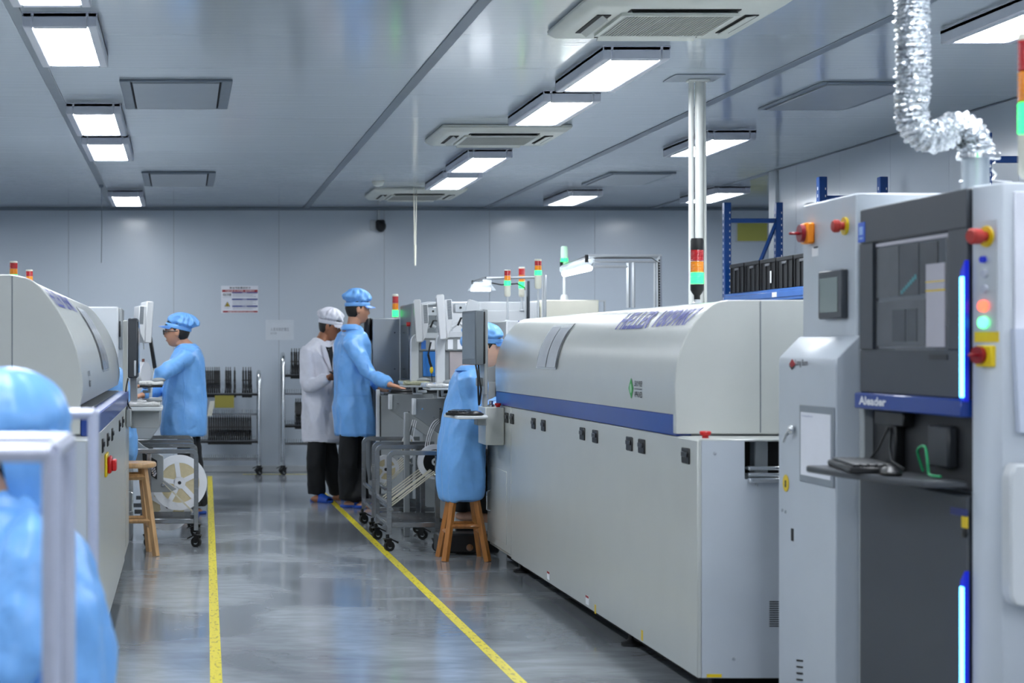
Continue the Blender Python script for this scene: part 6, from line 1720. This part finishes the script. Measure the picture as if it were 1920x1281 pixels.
# ---- man with glasses
D = 13.8; yw = R(180)
t, HM, coat = person('man with glasses in blue cap and blue coat reaching to the left machine', (X(345, D), D, 0),
    P(332, 622, D), R(178), R(4), P(350, 651, D),
    [P(350, 671, D - .17), P(350, 668, D + .17)], [P(303, 702, D - .30), P(306, 728, D + .10)], [P(268, 722, D - .42), P(266, 742, D - .10)],
    [P(350, 800, D - .09), P(356, 800, D + .09)], [P(352, 880, D - .09), P(362, 880, D + .09)], [P(358, 948, D - .09), P(372, 948, D + .09)],
    [P(350, 664, D), P(350, 690, D), P(348, 730, D), P(348, 800, D)],
    [rg(337, 368, 646, .085, yw, D), rg(328, 377, 655, .16, yw, D), rg(318, 382, 675, .20, yw, D), rg(310, 384, 710, .20, yw, D), rg(306, 387, 750, .20, yw, D), rg(302, 389, 785, .205, yw, D), rg(300, 388, 808, .205, yw, D), rg(301, 387, 816, .20, yw, D)],
    blue_cloth, skin_m, yw, [(Vector((-.9, -.2, -.2)), Vector((0, 0, -1)), .6, -1), (Vector((-1, -.2, -.1)), Vector((0, 0, -1)), .6, 1)],
    cap_kw=dict(puff=(.122, .108, .080), off=(-.034, 0, .078), pleat=.26, tilt=-13), seed=8)
side = Vector((0, -1, 0)); sx_ = Vector((1, 0, 0)); oc = P(345, 655, D)
drape_line(coat, [(-.0 + .008*math.sin(k*1.7), -.10 - .04*k) for k in range(14)], oc, side, sx_, blue_cloth, 'side_seam', .0035)
drape_line(coat, [(-.14, -.42), (-.04, -.41)], oc, side, sx_, blue_cloth, 'pocket_edge', .0035)
drape_line(coat, [(-.20 + .02*k, -.655) for k in range(20)], oc, side, sx_, blue_cloth, 'hem_seam', .003)
gl = thing('eyeglasses', HM @ Vector((.09, 0, .004)), 'black framed glasses worn by the man in blue at left', 'glasses')
for sd in (-1, 1):
    b = MB()
    rg_ = [Vector((.105, sd*(.033 + .023*math.cos(a*PI/12)), .002 + .018*math.sin(a*PI/12))) for a in range(24)]
    rg_.append(rg_[0]); b.tube([HM @ v for v in rg_], .0042, 6); b.build('rim', black, gl)
    b = MB(); b.tube([HM @ Vector((.104, sd*.056, .010)), HM @ Vector((.05, sd*.079, .008)), HM @ Vector((-.01, sd*.083, .004))], .0042, 6); b.build('temple', black, gl)
b = MB(); b.tube([HM @ Vector((.106, -.011, .006)), HM @ Vector((.110, 0, .009)), HM @ Vector((.106, .011, .006))], .0025, 6); b.build('bridge', black, gl)
# ---- seated woman
D = 10.92; yw = R(16)
t, HM, coat = person('woman in blue cap and coat seated on a stool behind the oven monitor', (1.71, D, 0),
    P(912, 652, D), R(-6), R(12), P(884, 694, D),
    [P(878, 717, D - .14), P(880, 712, D + .17)], [P(893, 778, D - .16), P(905, 770, 11.25)], [P(934, 762, 11.08), P(940, 752, 11.32)],
    [P(860, 842, D - .07), P(864, 842, D + .12)], [Vector((1.90, 11.20, .60)), Vector((1.78, 11.30, .60))], [Vector((1.90, 11.22, .27)), Vector((1.78, 11.32, .27))],
    [P(880, 708, D), P(875, 735, D), P(868, 780, D), P(864, 835, D)],
    [rg(872, 900, 690, .075, yw, D, 2.3, -.2), rg(862, 905, 700, .14, yw, D, 2.3, -.3), rg(851, 906, 722, .175, yw, D, 2.3, -.2), rg(843, 904, 755, .175, yw, D), rg(835, 906, 800, .18, yw, D), rg(829, 902, 840, .175, yw, D), rg(826, 902, 880, .175, yw, D), rg(826, 901, 912, .175, yw, D), rg(829, 899, 930, .17, yw, D, 2.8, .1), rg(833, 896, 936, .16, yw, D, 2.8, .1)],
    blue_cloth, skin_l, yw, [(Vector((.7, .7, -.1)), Vector((0, 0, -1)), .7, 1), (Vector((.9, .3, -.1)), Vector((0, 0, -1)), .6, -1)],
    cap_kw=dict(puff=(.120, .106, .078), off=(-.026, 0, .082), pleat=.26, tilt=-6), seed=11, slippers=False, female=True, folds=.013)
b = MB(); M_ = HM; b.sphere((0, 0, 0), (.045, .05, .045), 14, 10); b.xf(M_ @ Matrix.Translation((-.125, 0, .015))); b.build('cap_bun', blue_cloth, t)
# ---- mostly hidden seated worker at the left oven
D = 11.45; yw = R(180)
t, HM, coat = person('worker in blue bending at the far end of the left oven, mostly hidden', (-.40, D, 0),
    P(163, 668, D), R(180), R(25), P(190, 690, D),
    [P(203, 702, D - .12), P(203, 698, D + .15)], [P(180, 750, D - .10), P(178, 750, D + .2)], [P(150, 745, D - .02), P(150, 745, D + .2)],
    [P(232, 815, D - .08), P(230, 815, D + .1)], [P(160, 840, D - .0), P(160, 840, D + .2)], [P(165, 940, D + .0), P(165, 940, D + .2)],
    [P(205, 700, D), P(212, 735, D), P(220, 775, D), P(228, 810, D)],
    [rg(186, 212, 684, .08, yw, D), rg(185, 226, 692, .15, yw, D), rg(185, 238, 715, .165, yw, D), rg(190, 246, 750, .16, yw, D), rg(195, 253, 790, .16, yw, D), rg(200, 257, 820, .165, yw, D), rg(215, 256, 850, .13, yw, D), rg(230, 252, 866, .06, yw, D)],
    blue_cloth, skin_m, yw, [None, None], cap_kw=dict(visor=False), seed=14, slippers=False, folds=.015)
# ---- foreground worker, blurred
D = 3.62; yw = R(176)
t, HM, coat = person('blurred foreground worker in blue hood cap and coat, seen from behind at the corner', (X(60, D), D, 0),
    P(-2, 838, D), R(172), R(6), P(14, 950, D),
    [P(62, 1040, D - .17), P(50, 1035, D + .17)], [P(10, 1250, D - .27), P(0, 1240, D + .22)], [P(-200, 1270, D - .15), P(-200, 1260, D + .12)],
    [Vector((-.28, D - .08, .52)), Vector((-.28, D + .1, .52))], [Vector((-.72, D - .08, .52)), Vector((-.72, D + .1, .52))], [Vector((-.68, D - .08, .08)), Vector((-.68, D + .1, .08))],
    [P(35, 1000, D), P(50, 1100, D), P(60, 1200, D), P(65, 1350, D)],
    [rg(-45, 70, 948, .08, yw, D), rg(-75, 118, 985, .16, yw, D), rg(-85, 160, 1040, .20, yw, D), rg(-90, 190, 1120, .205, yw, D), rg(-90, 202, 1220, .20, yw, D), rg(-90, 206, 1320, .20, yw, D), rg(-95, 210, 1420, .21, yw, D), rg(-95, 205, 1500, .21, yw, D)],
    blue_cloth, skin_l, yw, [(Vector((-1, 0, 0)), Vector((0, 0, -1)), .5, -1), (Vector((-1, 0, 0)), Vector((0, 0, -1)), .5, 1)],
    cap_kw=dict(puff=(.138, .128, .118), off=(-.018, 0, .045), pleat=.07, visor=True), seed=20, folds=.022, hs=1.0, collar=True)
b = MB(); rings = []
for (z, k, dx) in ((.03, 1.0, 0), (-.03, 1.0, -.002), (-.07, .86, -.004), (-.10, .70, -.01), (-.125, .62, -.02)):
    ring = []
    for i in range(25):
        a = R(98) + R(180) * i / 24; wv = 1 + .05 * math.sin(i * 1.9)
        ring.append(HM @ Vector((-.012 + dx + .135*k*wv*math.cos(a), .120*k*wv*math.sin(a), z)))
    ring += [HM @ Vector((-.012 + dx + .12*k*math.cos(R(98) + R(180) * i / 24), .105*k*math.sin(R(98) + R(180) * i / 24), z)) for i in range(24, -1, -1)]
    rings.append(ring)
b.loft(rings); bmesh.ops.recalc_face_normals(b.bm, faces=b.bm.faces); b.build('cap_neck_cover', blue_cloth, t, 60)
stool(-.28, D, .44, .15, .17, wood, 'wooden stool under the foreground worker, below the picture')
